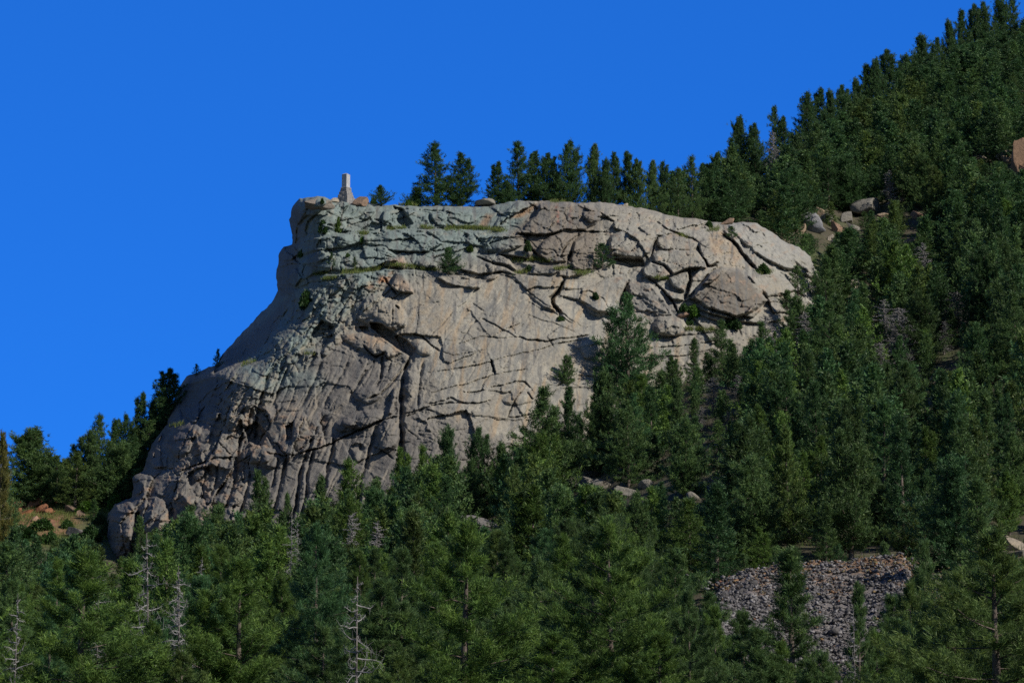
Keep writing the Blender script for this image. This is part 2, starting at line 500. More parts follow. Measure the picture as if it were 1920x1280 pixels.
# knobbly lower left
a = math.radians(-65)
S1 = (WU * math.cos(a) + WV * math.sin(a)); S2 = (-WU * math.sin(a) + WV * math.cos(a))
wob = 0.10 * fbm(GU / 30, GV / 30, 3, 79)
cell, gap = worley(S1 / 95 + wob, S2 / 42 + wob, 15)
H += R_KNOB * (1.5 * cell - 0.9 * np.clip(1 - gap / 0.06, 0, 1))
cell, gap = worley(S1 / 50 + wob * 0.6, S2 / 20 + wob * 0.6, 19)
kn = np.clip(0.5 + 1.8 * fbm(GU / 45, GV / 45, 2, 77), 0.15, 1)
H += R_KNOB * kn * 0.8 * (1.2 * cell - 0.25 * np.clip(1 - gap / 0.05, 0, 1) + 0.12 * fbm(GU / 14, GV / 14, 4, 81, 0.6))
# smooth slab with faint flutes
a = math.radians(-62)
S2 = (-WU * math.sin(a) + WV * math.cos(a)); S1 = (WU * math.cos(a) + WV * math.sin(a))
H += R_SLAB * 0.22 * ridged(S1 / 170, S2 / 26, 3, 91)
H += R_SLAB * 0.06 * fbm(GU / 9, GV / 9, 3, 95)
# streaks on the right-hand dome, running down to the right
a = math.radians(40)
S1 = (WU * math.cos(a) + WV * math.sin(a)); S2 = (-WU * math.sin(a) + WV * math.cos(a))
H += R_RIGHT * (0.9 * ridged(S1 / 55, S2 / 13, 4, 101) + 0.3 * fbm(GU / 9, GV / 9, 3, 103))
H += R_CRUMB * (0.7 * fbm(GU / 11, GV / 9, 4, 105, 0.65))
# horizontal sheeting lines across the main face
a = math.radians(-14)
S1 = (WU * math.cos(a) + WV * math.sin(a)); S2 = (-WU * math.sin(a) + WV * math.cos(a))
H += R_MAIN * 0.16 * ridged(S1 / 190, S2 / 24, 3, 111)

# thin joints: three families of creases, each stronger where the photo shows them
def creases(ang, la, lb, seed, thin=0.05):
    a = math.radians(ang)
    q1 = WU * math.cos(a) + WV * math.sin(a); q2 = -WU * math.sin(a) + WV * math.cos(a)
    n = perlin(q1 / la, q2 / lb, seed) + 0.35 * perlin(q1 / la * 3.1, q2 / lb * 3.1, seed + 3)
    g = np.hypot(*np.gradient(n)) + 0.004
    return np.clip(1 - np.abs(n) / (g * 1.5 + thin * 0.0), 0, 1) * np.clip(0.55 + 1.6 * fbm(GU / 60, GV / 60, 2, seed + 7), 0, 1)
R_LOW = np.clip(R_SLAB + R_KNOB, 0, 1)
H -= 0.38 * R_LOW * creases(-66, 260, 22, 131)
H -= 0.30 * np.clip(R_LOW + R_MAIN * 0.8, 0, 1) * creases(-14, 140, 30, 141)
H -= 0.34 * np.clip(R_UP + R_RUGGED, 0, 1) * creases(8, 70, 20, 151)
H -= 0.34 * np.clip(R_UP + R_RUGGED * 1.2, 0, 1.2) * creases(-48, 80, 26, 161)
H -= 0.20 * R_MAIN * creases(-52, 120, 34, 171)
H -= 0.16 * creases(30, 30, 15, 181) * (1 - 0.85 * CALM)
# creased, splintery grain instead of soft swells
gr1 = np.abs(perlin(WU / 13 + WV / 40, WV / 8, 191)); gr2 = np.abs(perlin(WU / 6, WV / 4.2, 193))
H += (0.24 - 0.19 * CALM) * (gr1 - 0.25) + (0.11 - 0.08 * CALM) * (gr2 - 0.25)
# --- traced blocks, top tier
block([(543,413),(550,393),(560,377),(578,370),(604,368),(620,376),(606,392),(590,402),(576,414),(571,432),(573,440),(552,456),(546,450)], 1.2, 6, (0.03, 0.0), 1.5)
dome(598, 379, 24, 10, 1.8, -8)
block([(575,438),(600,408),(626,389),(642,377),(657,380),(642,394),(631,412),(618,432),(600,440)], 0.9, 5, (0.012, -0.01))
block([(640,402),(655,385),(696,383),(706,396),(700,406),(690,413),(650,427),(632,431)], 0.9, 5, (0.008, -0.01))
block([(642,432),(702,412),(717,420),(713,436),(690,441),(660,440)], 0.9, 5, (0.0, -0.015))
block([(716,432),(722,398),(735,396),(733,414),(724,434)], 1.6, 4)
block([(738,386),(756,393),(772,420),(757,427),(744,416)], -2.6, 6)
block([(764,396),(782,398),(802,405),(806,420),(795,434),(765,432)], 0.9, 5, (0.01, -0.01))
block([(806,402),(850,396),(880,398),(900,410),(870,424),(820,424)], 0.8, 5, (-0.01, -0.02))
block([(926,426),(936,408),(958,408),(946,429)], 1.0, 4)
block([(944,403),(966,383),(986,376),(1007,377),(986,393),(966,406),(955,411)], 1.5, 5, (0.0, -0.02))
block([(970,438),(1004,405),(1014,381),(1060,379),(1106,386),(1132,401),(1121,421),(1096,433),(1052,437),(1020,441),(984,439)], 1.8, 9, (-0.005, -0.01), 1.0)
block([(1010,458),(1030,443),(1056,437),(1086,442),(1066,461),(1059,487),(1031,492),(1011,477)], 1.4, 6, (-0.01, -0.01), 0.6)
block([(1078,452),(1100,442),(1118,446),(1112,502),(1076,502),(1069,482)], 1.4, 6, (0, 0), 0.6)
groove([(965,437),(1010,441),(1036,439),(1057,432),(1100,435),(1140,436)], 2.2, 4)
groove([(930,432),(958,408),(985,394),(1010,380)], 1.8, 5)
groove([(1050,470),(1066,455),(1088,441)], 2.2, 6)
groove([(1062,492),(1068,472)], 2.0, 5)
# top right layers
ledge([(1090,392),(1140,398),(1200,412),(1250,422),(1300,436)], 1.0, 12, 0.4)
ledge([(1060,400),(1130,410),(1190,426),(1230,432)], 0.8, 12, 0.3)
ledge([(1180,392),(1240,404),(1300,416),(1340,428)], 0.9, 10, 0.3)
block([(1200,425),(1225,415),(1250,420),(1262,436),(1240,440),(1215,436)], 1.2, 4)
groove([(1235,415),(1262,434),(1300,448),(1312,455)], 2.2, 5)
block([(1097,400),(1118,398),(1126,414),(1110,420),(1096,412)], 1.0, 5, (0, 0), 0.6)
# middle benches
ledge([(596,438),(640,439),(680,436),(720,433),(760,430),(800,432),(850,430),(900,432),(950,434)], 2.0, 22, 1.2)
block([(545,466),(575,448),(620,439),(664,438),(700,446),(690,458),(640,466),(600,470),(570,478)], 1.3, 8, (0.0, -0.015), 0.8)
dome(643, 452, 14, 12, 1.5)
block([(690,458),(730,434),(792,437),(832,455),(802,471),(760,469),(722,466)], 1.3, 7, (0.006, -0.015), 0.5)
block([(828,452),(800,434),(850,432),(900,440),(930,444),(910,462),(870,455)], 0.8, 5)
groove([(600,469),(642,466),(682,456)], 1.6, 3)
groove([(718,465),(760,471),(802,473),(852,463)], 1.8, 3.5)
groove([(600,450),(602,468)], 1.2, 3)
block([(618,502),(650,485),(690,466),(722,463),(742,476),(746,486),(720,491),(700,501),(640,509)], 1.3, 6, (0.008, -0.012), 0.5)
block([(560,492),(600,470),(627,486),(617,506),(590,511),(565,526),(558,507)], 1.3, 6, (0.008, -0.012), 0.5)
block([(532,488),(535,470),(552,464),(560,476),(548,488)], 1.5, 6, (0, 0), 0.8)
block([(540,512),(556,502),(566,520),(556,536),(542,530)], 1.6, 5)
groove([(616,508),(626,488),(632,475)], 1.8, 4)
groove([(705,462),(708,480),(700,492)], 1.0, 2.5)
block([(718,498),(730,486),(754,478),(762,490),(759,502)], 1.8, 5, (0, 0), 0.6)
ledge([(585,516),(640,514),(690,509),(720,503),(760,504),(800,507),(835,512)], 1.8, 16, 1.0)
block([(733,537),(742,512),(758,512),(768,530),(776,548),(760,548),(745,545)], 2.2, 5, (0.01, 0), 0.6)
groove([(720,520),(735,538),(742,550)], 2.0, 5)
dome(948, 455, 40, 19, 2.6, -14)
block([(930,478),(962,459),(986,458),(997,474),(990,484),(960,482)], 2.0, 5, (0.01, 0), 0.4)
block([(848,492),(860,478),(882,477),(906,490),(932,500),(975,516),(940,513),(900,513),(865,507)], 2.2, 6, (0.0, -0.01), 0.8)
block([(896,481),(935,478),(956,490),(967,506),(942,498),(915,490)], 1.6, 5, (0, 0), 0.6)
dome(800, 494, 22, 9, 1.6, 8)
dome(876, 512, 22, 9, 1.9, 4)
dome(920, 520, 14, 7, 1.2)
block([(820,520),(838,514),(880,520),(905,532),(900,541),(870,536),(840,532)], 1.6, 5)
groove([(836,530),(870,536),(900,540)], 1.0, 3)
groove([(985,450),(1000,470),(1008,480)], 2.4, 6)
ledge([(960,492),(1000,494),(1040,498),(1085,508),(1120,512)], 1.6, 14, 1.0)
block([(1000,500),(1048,496),(1050,505),(1035,512),(990,512)], 1.0, 4)
block([(1048,508),(1090,505),(1092,512),(1060,518),(1046,516)], 1.2, 4)
# main face head and the fin with its dark slot
ledge([(780,545),(850,540),(905,528),(940,515),(1000,516),(1052,520)], 1.6, 30, 0.6)
block([(960,520),(1050,518),(1056,527),(1044,545),(1030,556),(1036,572),(1040,584),(1000,560)], 1.1, 8, (0.012, 0))
groove([(1055,527),(1047,546),(1035,560),(1040,574),(1050,588)], 5.0, 9)
block([(1060,526),(1100,519),(1140,524),(1174,521),(1178,528),(1168,545),(1162,565),(1156,590),(1112,582),(1085,562),(1046,556)], 1.4, 7, (0.008, 0), 0.5)
groove([(1046,553),(1075,562),(1110,572)], 0.9, 2.5)
groove([(1085,565),(1092,548),(1105,545),(1132,560),(1142,580)], 1.0, 2.5)
dome(1122, 578, 22, 15, 1.2)
groove([(1178,524),(1170,548),(1163,575)], 3.0, 7)
# right hand blocks
block([(1146,446),(1165,433),(1216,433),(1234,441),(1223,456),(1215,472),(1200,482),(1170,482),(1145,477),(1142,461)], 2.2, 10, (0.0, -0.01), 1.6)
block([(1140,484),(1200,484),(1206,496),(1180,500),(1145,494)], -2.4, 6)
block([(1232,446),(1245,440),(1300,448),(1307,461),(1300,471),(1240,468),(1231,459)], 2.0, 6, (0.004, -0.01), 0.4)
block([(1219,477),(1235,469),(1305,471),(1321,481),(1326,502),(1286,506),(1261,516),(1240,496),(1222,491)], 2.4, 8, (0.012, -0.012), 0.4)
block([(1202,502),(1214,489),(1240,498),(1256,516),(1231,524),(1205,512)], 1.8, 6, (0, -0.01), 0.4)
block([(1253,522),(1291,510),(1294,526),(1283,547),(1261,537)], 2.2, 6, (0.01, 0), 0.3)
groove([(1240,494),(1262,516),(1290,509)], 1.4, 3)
groove([(1293,508),(1297,530),(1285,562)], 3.6, 6)
groove([(1232,442),(1224,462),(1217,480)], 2.6, 5)
block([(1312,455),(1322,447),(1334,450),(1347,472),(1350,492),(1331,499),(1313,472)], 2.6, 5, (0.02, 0), 0.3)
groove([(1308,462),(1318,482),(1330,500),(1345,500)], 3.2, 6)
block([(1290,557),(1299,522),(1316,501),(1347,501),(1322,520),(1306,546)], 1.8, 5, (0.0, -0.02))
block([(1318,535),(1332,515),(1345,504),(1358,506),(1352,516),(1335,530)], 2.2, 5)
block([(1296,562),(1312,536),(1332,512),(1356,501),(1391,504),(1411,515),(1422,532),(1432,550),(1440,566),(1426,577),(1406,587),(1380,592),(1350,587),(1320,574)], 3.2, 13, (0.0, -0.012), 2.2)
block([(1395,590),(1408,574),(1420,568),(1428,582),(1412,594)], 1.8, 5)
groove([(1352,438),(1374,455),(1396,482),(1420,505)], 4.0, 10)
block([(1362,420),(1412,417),(1450,438),(1500,465),(1526,490),(1538,528),(1520,524),(1490,508),(1468,502),(1430,482),(1400,462),(1372,436)], 2.0, 10, (0.01, -0.01), 1.4)
block([(1404,516),(1440,512),(1471,520),(1492,541),(1471,556),(1440,557),(1426,541)], 1.8, 6, (0.006, -0.012), 0.4)
block([(1438,563),(1500,560),(1512,571),(1490,587),(1450,588)], 1.8, 6, (0.004, -0.01))
groove([(1425,545),(1440,562),(1452,590)], 2.5, 5)
groove([(1470,556),(1490,545),(1512,556)], 2.5, 5)
ledge([(1290,572),(1340,590),(1390,602),(1440,606),(1490,598)], -1.6, 16, -1.0)
dome(1340, 592, 38, 9, 1.6, 12)
dome(1318, 578, 18, 8, 1.2, 10)
block([(1178,532),(1216,530),(1246,556),(1262,592),(1222,592),(1182,572)], 1.2, 7, (0.004, -0.02))
groove([(1214,520),(1240,541),(1262,562),(1272,588)], 2.4, 5)
block([(1240,540),(1280,552),(1284,566),(1262,560)], 1.2, 5, (0, 0), 0.5)
dome(1256, 613, 33, 19, 2.4, 4)
groove([(1222,634),(1270,630),(1342,622)], 1.4, 3)
groove([(1222,652),(1280,648),(1342,640)], 1.2, 2.6)
groove([(1222,668),(1290,664),(1340,656)], 1.0, 2.4)
groove([(1258,632),(1262,650)], 1.0, 2.5)
# --- main face joints
groove([(936,513),(962,526),(1000,552),(1050,586),(1078,602)], 0.9, 2.6)
groove([(995,567),(1016,576),(1045,590),(1078,606)], 0.9, 2.4)
groove([(985,588),(1040,605),(1078,622)], 0.7, 2.2)
groove([(905,597),(930,610),(946,622),(968,634)], 1.3, 3.2)
groove([(966,633),(990,636),(1030,637),(1070,633),(1105,628)], 1.8, 4.0)
groove([(858,644),(880,636),(900,631),(940,636),(967,634)], 0.9, 2.6)
groove([(800,700),(850,692),(920,680),(946,670),(980,660),(1020,650),(1037,645),(1072,640),(1115,634)], 1.1, 3.0)
groove([(1037,646),(1034,640),(1037,634)], 0.8, 2.4)
groove([(968,626),(994,592)], 0.6, 2.2)
groove([(919,676),(923,690),(926,704)], 3.0, 5.0)
groove([(903,727),(918,702),(926,690)], 1.0, 2.8)
groove([(798,740),(836,728),(900,712),(946,698),(992,690)], 0.9, 2.6)
groove([(800,757),(846,744),(882,757),(930,750)], 1.3, 3.4)
groove([(920,728),(966,715),(986,715),(1002,737)], 1.2, 3.2)
groove([(1040,728),(1062,715),(1087,705),(1115,706)], 1.1, 3.0)
groove([(1055,730),(1100,727),(1122,720)], 0.8, 2.4)
groove([(952,780),(962,762),(973,740),(980,735)], 1.6, 3.4)
groove([(953,779),(975,780),(990,778)], 1.4, 3.0)
groove([(890,795),(930,780),(975,786)], 0.6, 2.4)
groove([(948,818),(965,800),(972,790)], 1.0, 3.0)
groove([(870,733),(890,735),(910,732)], 1.4, 3.2)
groove([(990,735),(1000,748),(1010,742)], 1.6, 4)
dome(1105, 652, 20, 24, 1.6)
dome(980, 745, 36, 13, 0.9, -8)
groove([(905,590),(882,610),(866,635),(860,644)], 0.8, 2.4)
groove([(860,644),(820,650),(790,665)], 0.7, 2.4)
groove([(851,580),(826,610),(811,626),(801,642)], 0.9, 2.6)
groove([(783,575),(782,600),(778,626)], 0.9, 2.8)
groove([(810,580),(795,598),(782,612)], 0.5, 2.2)
groove([(836,614),(832,636)], 0.5, 2.2)
groove([(776,625),(790,629),(802,643),(822,660)], 2.0, 4.0)
groove([(822,660),(850,668),(880,660),(922,655)], 0.6, 2.2)
groove([(888,566),(900,576),(916,586)], 1.0, 3.0)
groove([(848,700),(836,712),(820,724)], 0.6, 2.6)
groove([(735,560),(736,585),(734,612),(745,622)], 1.0, 3.2)
groove([(742,575),(748,580)], 2.4, 5)
# bulging brow and the dark slot under it
dome(712, 588, 52, 30, 2.6, 14)
block([(692,607),(714,609),(736,620),(762,637),(778,655),(772,668),(750,657),(730,642),(712,628),(698,617)], -3.4, 7)
block([(672,612),(690,614),(694,622),(680,622)], -1.8, 4)
dome(690, 645, 55, 16, 1.4, 22)
dome(790, 652, 22, 14, 1.4, 30)
# central chutes
flute([(772,660),(765,682),(757,702),(753,740),(751,782),(749,832),(745,866)], 2.65, 5.1, 12.2)
flute([(791,680),(787,702),(785,740),(784,765)], 1.01, 3.4, 5.8)
groove([(765,684),(738,713),(714,737),(690,748)], 2.4, 7)
dome(770, 715, 12, 36, 1.0, 4)
dome(728, 815, 20, 30, 2.0, 4)
block([(745,725),(742,745),(736,775),(730,778),(735,750),(738,728)], 1.6, 4)
dome(690, 740, 24, 16, 1.2)
dome(683, 786, 40, 17, 2.2, -14)
dome(648, 800, 20, 12, 1.2)
groove([(683,648),(704,671),(722,660)], 2.4, 6)
flute([(706,672),(684,697),(668,726),(655,750)], 0.70, 3.4, 5.8)
flute([(719,662),(716,686),(713,710),(700,728)], 1.25, 4.2, 6.5)
groove([(720,662),(735,676),(727,697)], 1.4, 3.4)
flute([(603,678),(590,712),(575,742),(562,767)], 0.94, 3.4, 7.2)
flute([(653,678),(636,706),(620,737),(609,764)], 0.78, 3.4, 6.5)
flute([(613,720),(600,737),(588,752)], 0.55, 2.5, 4.3)
flute([(688,690),(672,715),(655,742)], 0.62, 3.0, 5.8)
flute([(546,680),(535,702),(520,732),(511,752)], 1.09, 3.8, 7.2)
flute([(532,688),(519,715),(505,745)], 0.86, 3.4, 5.8)
flute([(500,700),(493,732),(485,762),(479,800),(478,830)], 2.03, 5.1, 10.8)
groove([(555,852),(600,838),(640,822),(681,805),(702,795),(746,781)], 2.4, 4.4)
groove([(756,776),(792,765),(816,756),(850,752),(905,756)], 1.6, 3.8)
groove([(760,780),(800,764),(815,768)], 1.2, 3)
groove([(757,800),(772,815),(785,826)], 0.9, 2.6)
# lower flutes
flute([(590,806),(579,840),(569,870),(561,900),(555,932),(548,968),(543,1000)], 1.79, 5.1, 9.4)
flute([(602,818),(588,842),(583,872),(578,900),(573,930),(564,968),(558,1010)], 1.48, 4.2, 7.2)
flute([(625,812),(619,845),(615,872),(612,895),(606,930)], 1.48, 4.2, 8.6)
flute([(706,798),(699,828),(687,868),(678,898),(673,930),(668,960)], 1.48, 4.2, 9.4)
flute([(660,830),(652,850),(648,870)], 0.78, 3.4, 6.5)
groove([(700,835),(720,842),(738,856)], 1.2, 3.4)
dome(668, 845, 10, 20, 0.8)
dome(672, 838, 14, 8, -1.4)
flute([(538,852),(528,888),(518,930),(506,962),(498,1000)], 1.48, 4.2, 8.6)
flute([(521,856),(515,888),(508,915)], 1.01, 3.4, 5.8)
flute([(446,852),(444,880),(440,905),(431,932),(419,962)], 1.72, 5.1, 9.4)
flute([(413,868),(409,905),(396,932)], 1.17, 4.2, 7.2)
flute([(470,880),(462,915),(452,950),(440,990)], 1.17, 4.2, 8.6)
groove([(335,882),(372,871),(402,860),(442,856)], 1.8, 4)
groove([(498,846),(530,853),(556,853)], 2.0, 4)
dome(482, 852, 30, 16, 2.2, -6)
dome(505, 865, 16, 12, 1.4)
dome(398, 776, 17, 13, 1.8)
dome(440, 790, 15, 18, 1.8, 20)
dome(340, 832, 20, 24, 2.4, 25)
dome(362, 808, 14, 12, 1.4)
block([(455,800),(480,790),(500,812),(490,838),(465,828)], -2.2, 10)
block([(535,800),(552,790),(548,822),(538,826)], -1.8, 6)
block([(350,885),(400,870),(432,880),(420,925),(390,940),(352,930)], -1.8, 14)
# dark recess on the left shoulder
block([(560,657),(585,622),(602,600),(626,610),(624,640),(602,657)], -2.8, 10)
dome(595, 662, 5, 9, 1.4)
dome(610, 660, 6, 9, 1.4)
ledge([(345,708),(400,692),(450,676),(495,662)], 1.6, 16, 1.4)
# the shaded slab standing behind the ridge of the left shoulder
block([(398,700),(404,684),(418,662),(450,622),(486,584),(522,540),(548,556),(538,588),(504,636),(494,652),(470,664),(440,680)], -4.2, 6, (0.02, 0))
block([(352,722),(392,708),(420,706),(424,740),(410,775),(372,790),(340,790),(338,760)], -1.2, 8, (0.008, 0))
block([(552,381),(574,371),(573,394),(558,420),(547,410)], 1.0, 4)
block([(556,424),(574,402),(590,404),(574,440),(554,456)], -1.6, 5)
groove([(566,398),(580,388),(600,392)], 1.2, 4)
# far left buttress
dome(228, 990, 27, 66, 3.6, 2)
dome(286, 966, 28, 38, 3.4)
dome(258, 906, 14, 24, 2.0, 20)
flute([(262,950),(256,975),(250,1010),(246,1060)], 1.72, 5.1, 10.1)
flute([(320,950),(316,985),(305,1010)], 1.56, 5.1, 8.6)
block([(240,945),(270,925),(276,945),(256,962)], 1.0, 5)
dome(352, 935, 16, 8, 1.5, 40)
dome(360, 975, 12, 22, 1.5)
dome(430, 965, 16, 18, 1.6)

# trim: the outline, ragged at a small scale, wrapping back into the hill at its free edges
def ragged(poly):
    r = []
    n = len(poly)
    for k in range(n):
        (ax, ay), (bx, by) = poly[k], poly[(k + 1) % n]
        L = math.hypot(bx - ax, by - ay); m = max(1, int(L / 5))
        for i in range(m):
            t = i / m
            r.append((ax + (bx - ax) * t, ay + (by - ay) * t))
    r = np.array(r)
    r[:, 0] += 2.0 * fbm(r[:, 0] / 11, r[:, 1] / 11, 3, 201)
    r[:, 1] += 2.2 * fbm(r[:, 0] / 11, r[:, 1] / 11, 3, 205)
    return r
OUTR = ragged(OUT)
def boundary_distance():
    best = np.full(GU.shape, 60.0); bx_ = np.zeros(GU.shape); by_ = np.zeros(GU.shape)
    n = len(OUTR)
    for k in range(n):
        a, b = OUTR[k], OUTR[(k + 1) % n]
        w = window([a, b], 60)
        x, y = GU[w], GV[w]
        dx, dy = b - a
        s = np.clip(((x - a[0]) * dx + (y - a[1]) * dy) / (dx * dx + dy * dy + 1e-9), 0, 1)
        qx, qy = a[0] + s * dx, a[1] + s * dy
        d = np.hypot(x - qx, y - qy)
        m = d < best[w]
        best[w] = np.where(m, d, best[w]); bx_[w] = np.where(m, qx, bx_[w]); by_[w] = np.where(m, qy, by_[w])
    return best, bx_, by_
BD, BX, BY = boundary_distance()
INS = inside(OUTR, GU, GV)
foot = np.interp(BX, [180, 430, 600, 800, 1000, 1100, 1200, 1300, 1400, 1500, 1560], [1080, 1110, 1080, 1000, 930, 860, 800, 710, 660, 610, 570])
free = BY < foot
sdist = np.where(INS, BD, 0.0)
rr = np.where(BX < 545, 22.0, 13.0)
k = np.clip(1 - sdist / rr, 0, 1)
wrap = np.where(free, (1 - np.sqrt(np.clip(1 - k * k, 0, 1))), 0) * np.where(BX < 545, 7.0, 4.5)
DC = DB - H + wrap
DC = np.where(sdist < 1e-6, DC, DC)

# colours of the rock
C = np.zeros(GU.shape + (3,)); C[:] = (0.310, 0.268, 0.222)
def paint(mask, rgb):
    C[:] = C * (1 - mask[..., None]) + np.array(rgb) * mask[..., None]
_a = math.radians(-62)
S1v = WU * math.cos(_a) + WV * math.sin(_a); S2v = -WU * math.sin(_a) + WV * math.cos(_a)
nb = fbm(GU / 60, GV / 40, 4, 301); nm = fbm(GU / 18, GV / 14, 4, 305); nf = fbm(GU / 6, GV / 6, 3, 309)
paint(np.clip(0.3 + 0.8 * nb, 0, 0.7), (0.285, 0.255, 0.225))
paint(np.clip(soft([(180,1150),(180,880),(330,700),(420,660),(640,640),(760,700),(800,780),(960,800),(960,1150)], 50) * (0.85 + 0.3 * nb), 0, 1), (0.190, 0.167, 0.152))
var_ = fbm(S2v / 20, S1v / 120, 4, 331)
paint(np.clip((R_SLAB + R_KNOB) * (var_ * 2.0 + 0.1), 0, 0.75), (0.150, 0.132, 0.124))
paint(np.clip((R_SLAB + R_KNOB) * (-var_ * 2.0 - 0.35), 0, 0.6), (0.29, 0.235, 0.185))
paint(np.clip(soft([(500,350),(960,350),(1000,420),(930,480),(800,500),(700,540),(640,600),(560,680),(600,720),(480,730),(430,690),(480,600)], 30) * (0.95 + 0.3 * nb), 0, 0.97), (0.205, 0.24, 0.228))
paint(np.clip(R_UP * (nm * 1.5 - 0.45), 0, 0.5), (0.33, 0.29, 0.245))
paint(np.clip(R_RUGGED * (nm * 1.7 + 0.1), 0, 0.75), (0.30, 0.255, 0.20))
paint(np.clip(R_RUGGED * (nf * 1.6 - 0.1), 0, 0.7), (0.20, 0.22, 0.20))
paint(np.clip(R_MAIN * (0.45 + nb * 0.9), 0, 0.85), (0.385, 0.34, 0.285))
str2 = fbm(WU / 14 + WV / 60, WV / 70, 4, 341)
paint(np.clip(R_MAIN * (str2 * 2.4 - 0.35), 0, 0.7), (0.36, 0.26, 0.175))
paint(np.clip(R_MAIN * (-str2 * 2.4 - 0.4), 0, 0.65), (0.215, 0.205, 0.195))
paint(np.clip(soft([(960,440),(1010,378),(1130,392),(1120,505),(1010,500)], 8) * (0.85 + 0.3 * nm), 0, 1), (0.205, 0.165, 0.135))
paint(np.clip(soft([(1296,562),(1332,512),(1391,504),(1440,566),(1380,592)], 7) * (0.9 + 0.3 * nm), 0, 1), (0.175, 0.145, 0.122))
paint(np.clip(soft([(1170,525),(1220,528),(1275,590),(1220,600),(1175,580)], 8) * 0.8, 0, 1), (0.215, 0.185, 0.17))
paint(np.clip(R_CRUMB * (0.55 + 0.9 * nm), 0, 0.9), (0.37, 0.255, 0.165))
paint(np.clip(R_RIGHT * 0.8, 0, 1), (0.33, 0.305, 0.28))
paint(np.clip(R_KNOB * (nm * 1.7 - 0.1), 0, 0.8), (0.34, 0.225, 0.16))
paint(np.clip(soft([(718,498),(730,486),(754,478),(762,490),(759,502)], 5), 0, 1), (0.44, 0.31, 0.235))
paint(np.clip(soft([(733,537),(742,512),(768,530),(776,548)], 6), 0, 1), (0.40, 0.29, 0.215))
paint(np.clip(soft([(690,540),(712,515),(735,510),(728,535)], 7) * (0.4 + nm * 1.6), 0, 0.9), (0.36, 0.17, 0.09))
paint(np.clip(soft([(650,600),(740,620),(760,670),(690,650),(640,640)], 12) * (0.45 + nm), 0, 0.8), (0.33, 0.225, 0.155))
paint(np.clip(soft([(740,560),(830,560),(860,620),(770,640),(690,590)], 18) * (0.35 + nm * 0.9), 0, 0.7), (0.385, 0.305, 0.225))
paint(np.clip(soft([(960,410),(990,392),(1006,384),(990,402),(972,412)], 4) * 0.9, 0, 1), (0.36, 0.21, 0.12))
paint(np.clip(soft([(895,425),(912,400),(925,402),(912,426)], 5) * 0.8, 0, 1), (0.34, 0.21, 0.13))
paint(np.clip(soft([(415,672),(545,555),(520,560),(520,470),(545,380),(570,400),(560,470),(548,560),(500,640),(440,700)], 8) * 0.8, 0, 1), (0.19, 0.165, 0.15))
paint(np.clip(soft([(336,770),(352,722),(395,708),(424,712),(420,760),(372,795),(330,800)], 9) * (0.75 + 0.3 * nm), 0, 0.9), (0.135, 0.128, 0.125))  # darkens the lower slab under the left shoulder crest
for cx in (1046, 1071):
    st = np.exp(-((WU - cx) / 2.6) ** 2) * np.clip((GV - 380) / 6, 0, 1) * np.clip((432 - GV) / 22, 0, 1)
    paint(np.clip(st * (0.35 + 1.1 * nf), 0, 0.6), (0.30, 0.10, 0.07))
paint(np.clip(soft([(1140,395),(1300,405),(1440,425),(1545,520),(1545,610),(1340,640),(1190,640),(1150,560),(1120,470)], 22) * (0.35 + 0.5 * nb) * np.clip(1.2 - soft([(1296,562),(1332,512),(1391,504),(1440,566),(1380,592)], 7) * 1.2, 0, 1), 0, 0.6), (0.36, 0.33, 0.29))
paint(np.clip(soft([(1140,395),(1300,405),(1440,425),(1545,520),(1545,610),(1340,640),(1190,640),(1150,560),(1120,470)], 22) * (nm * 2.0 - 0.45), 0, 0.6), (0.34, 0.24, 0.18))
# dark lichen and water streaks with a shape of their own
stk = fbm(WU / 9, WV / 90, 4, 321)
paint(np.clip((stk - 0.18) * 2.6, 0, 0.72) * (1 - R_RIGHT), (0.16, 0.15, 0.145))
paint(np.clip(nf * 1.2 - 0.55, 0, 0.6), (0.17, 0.165, 0.155))
pale = np.exp(-((GU - 1110) / 26) ** 2 - ((GV - 650) / 34) ** 2) + np.exp(-((GU - 1145) / 24) ** 2 - ((GV - 590) / 24) ** 2)
paint(np.clip(pale * 0.7, 0, 0.7), (0.40, 0.375, 0.345))

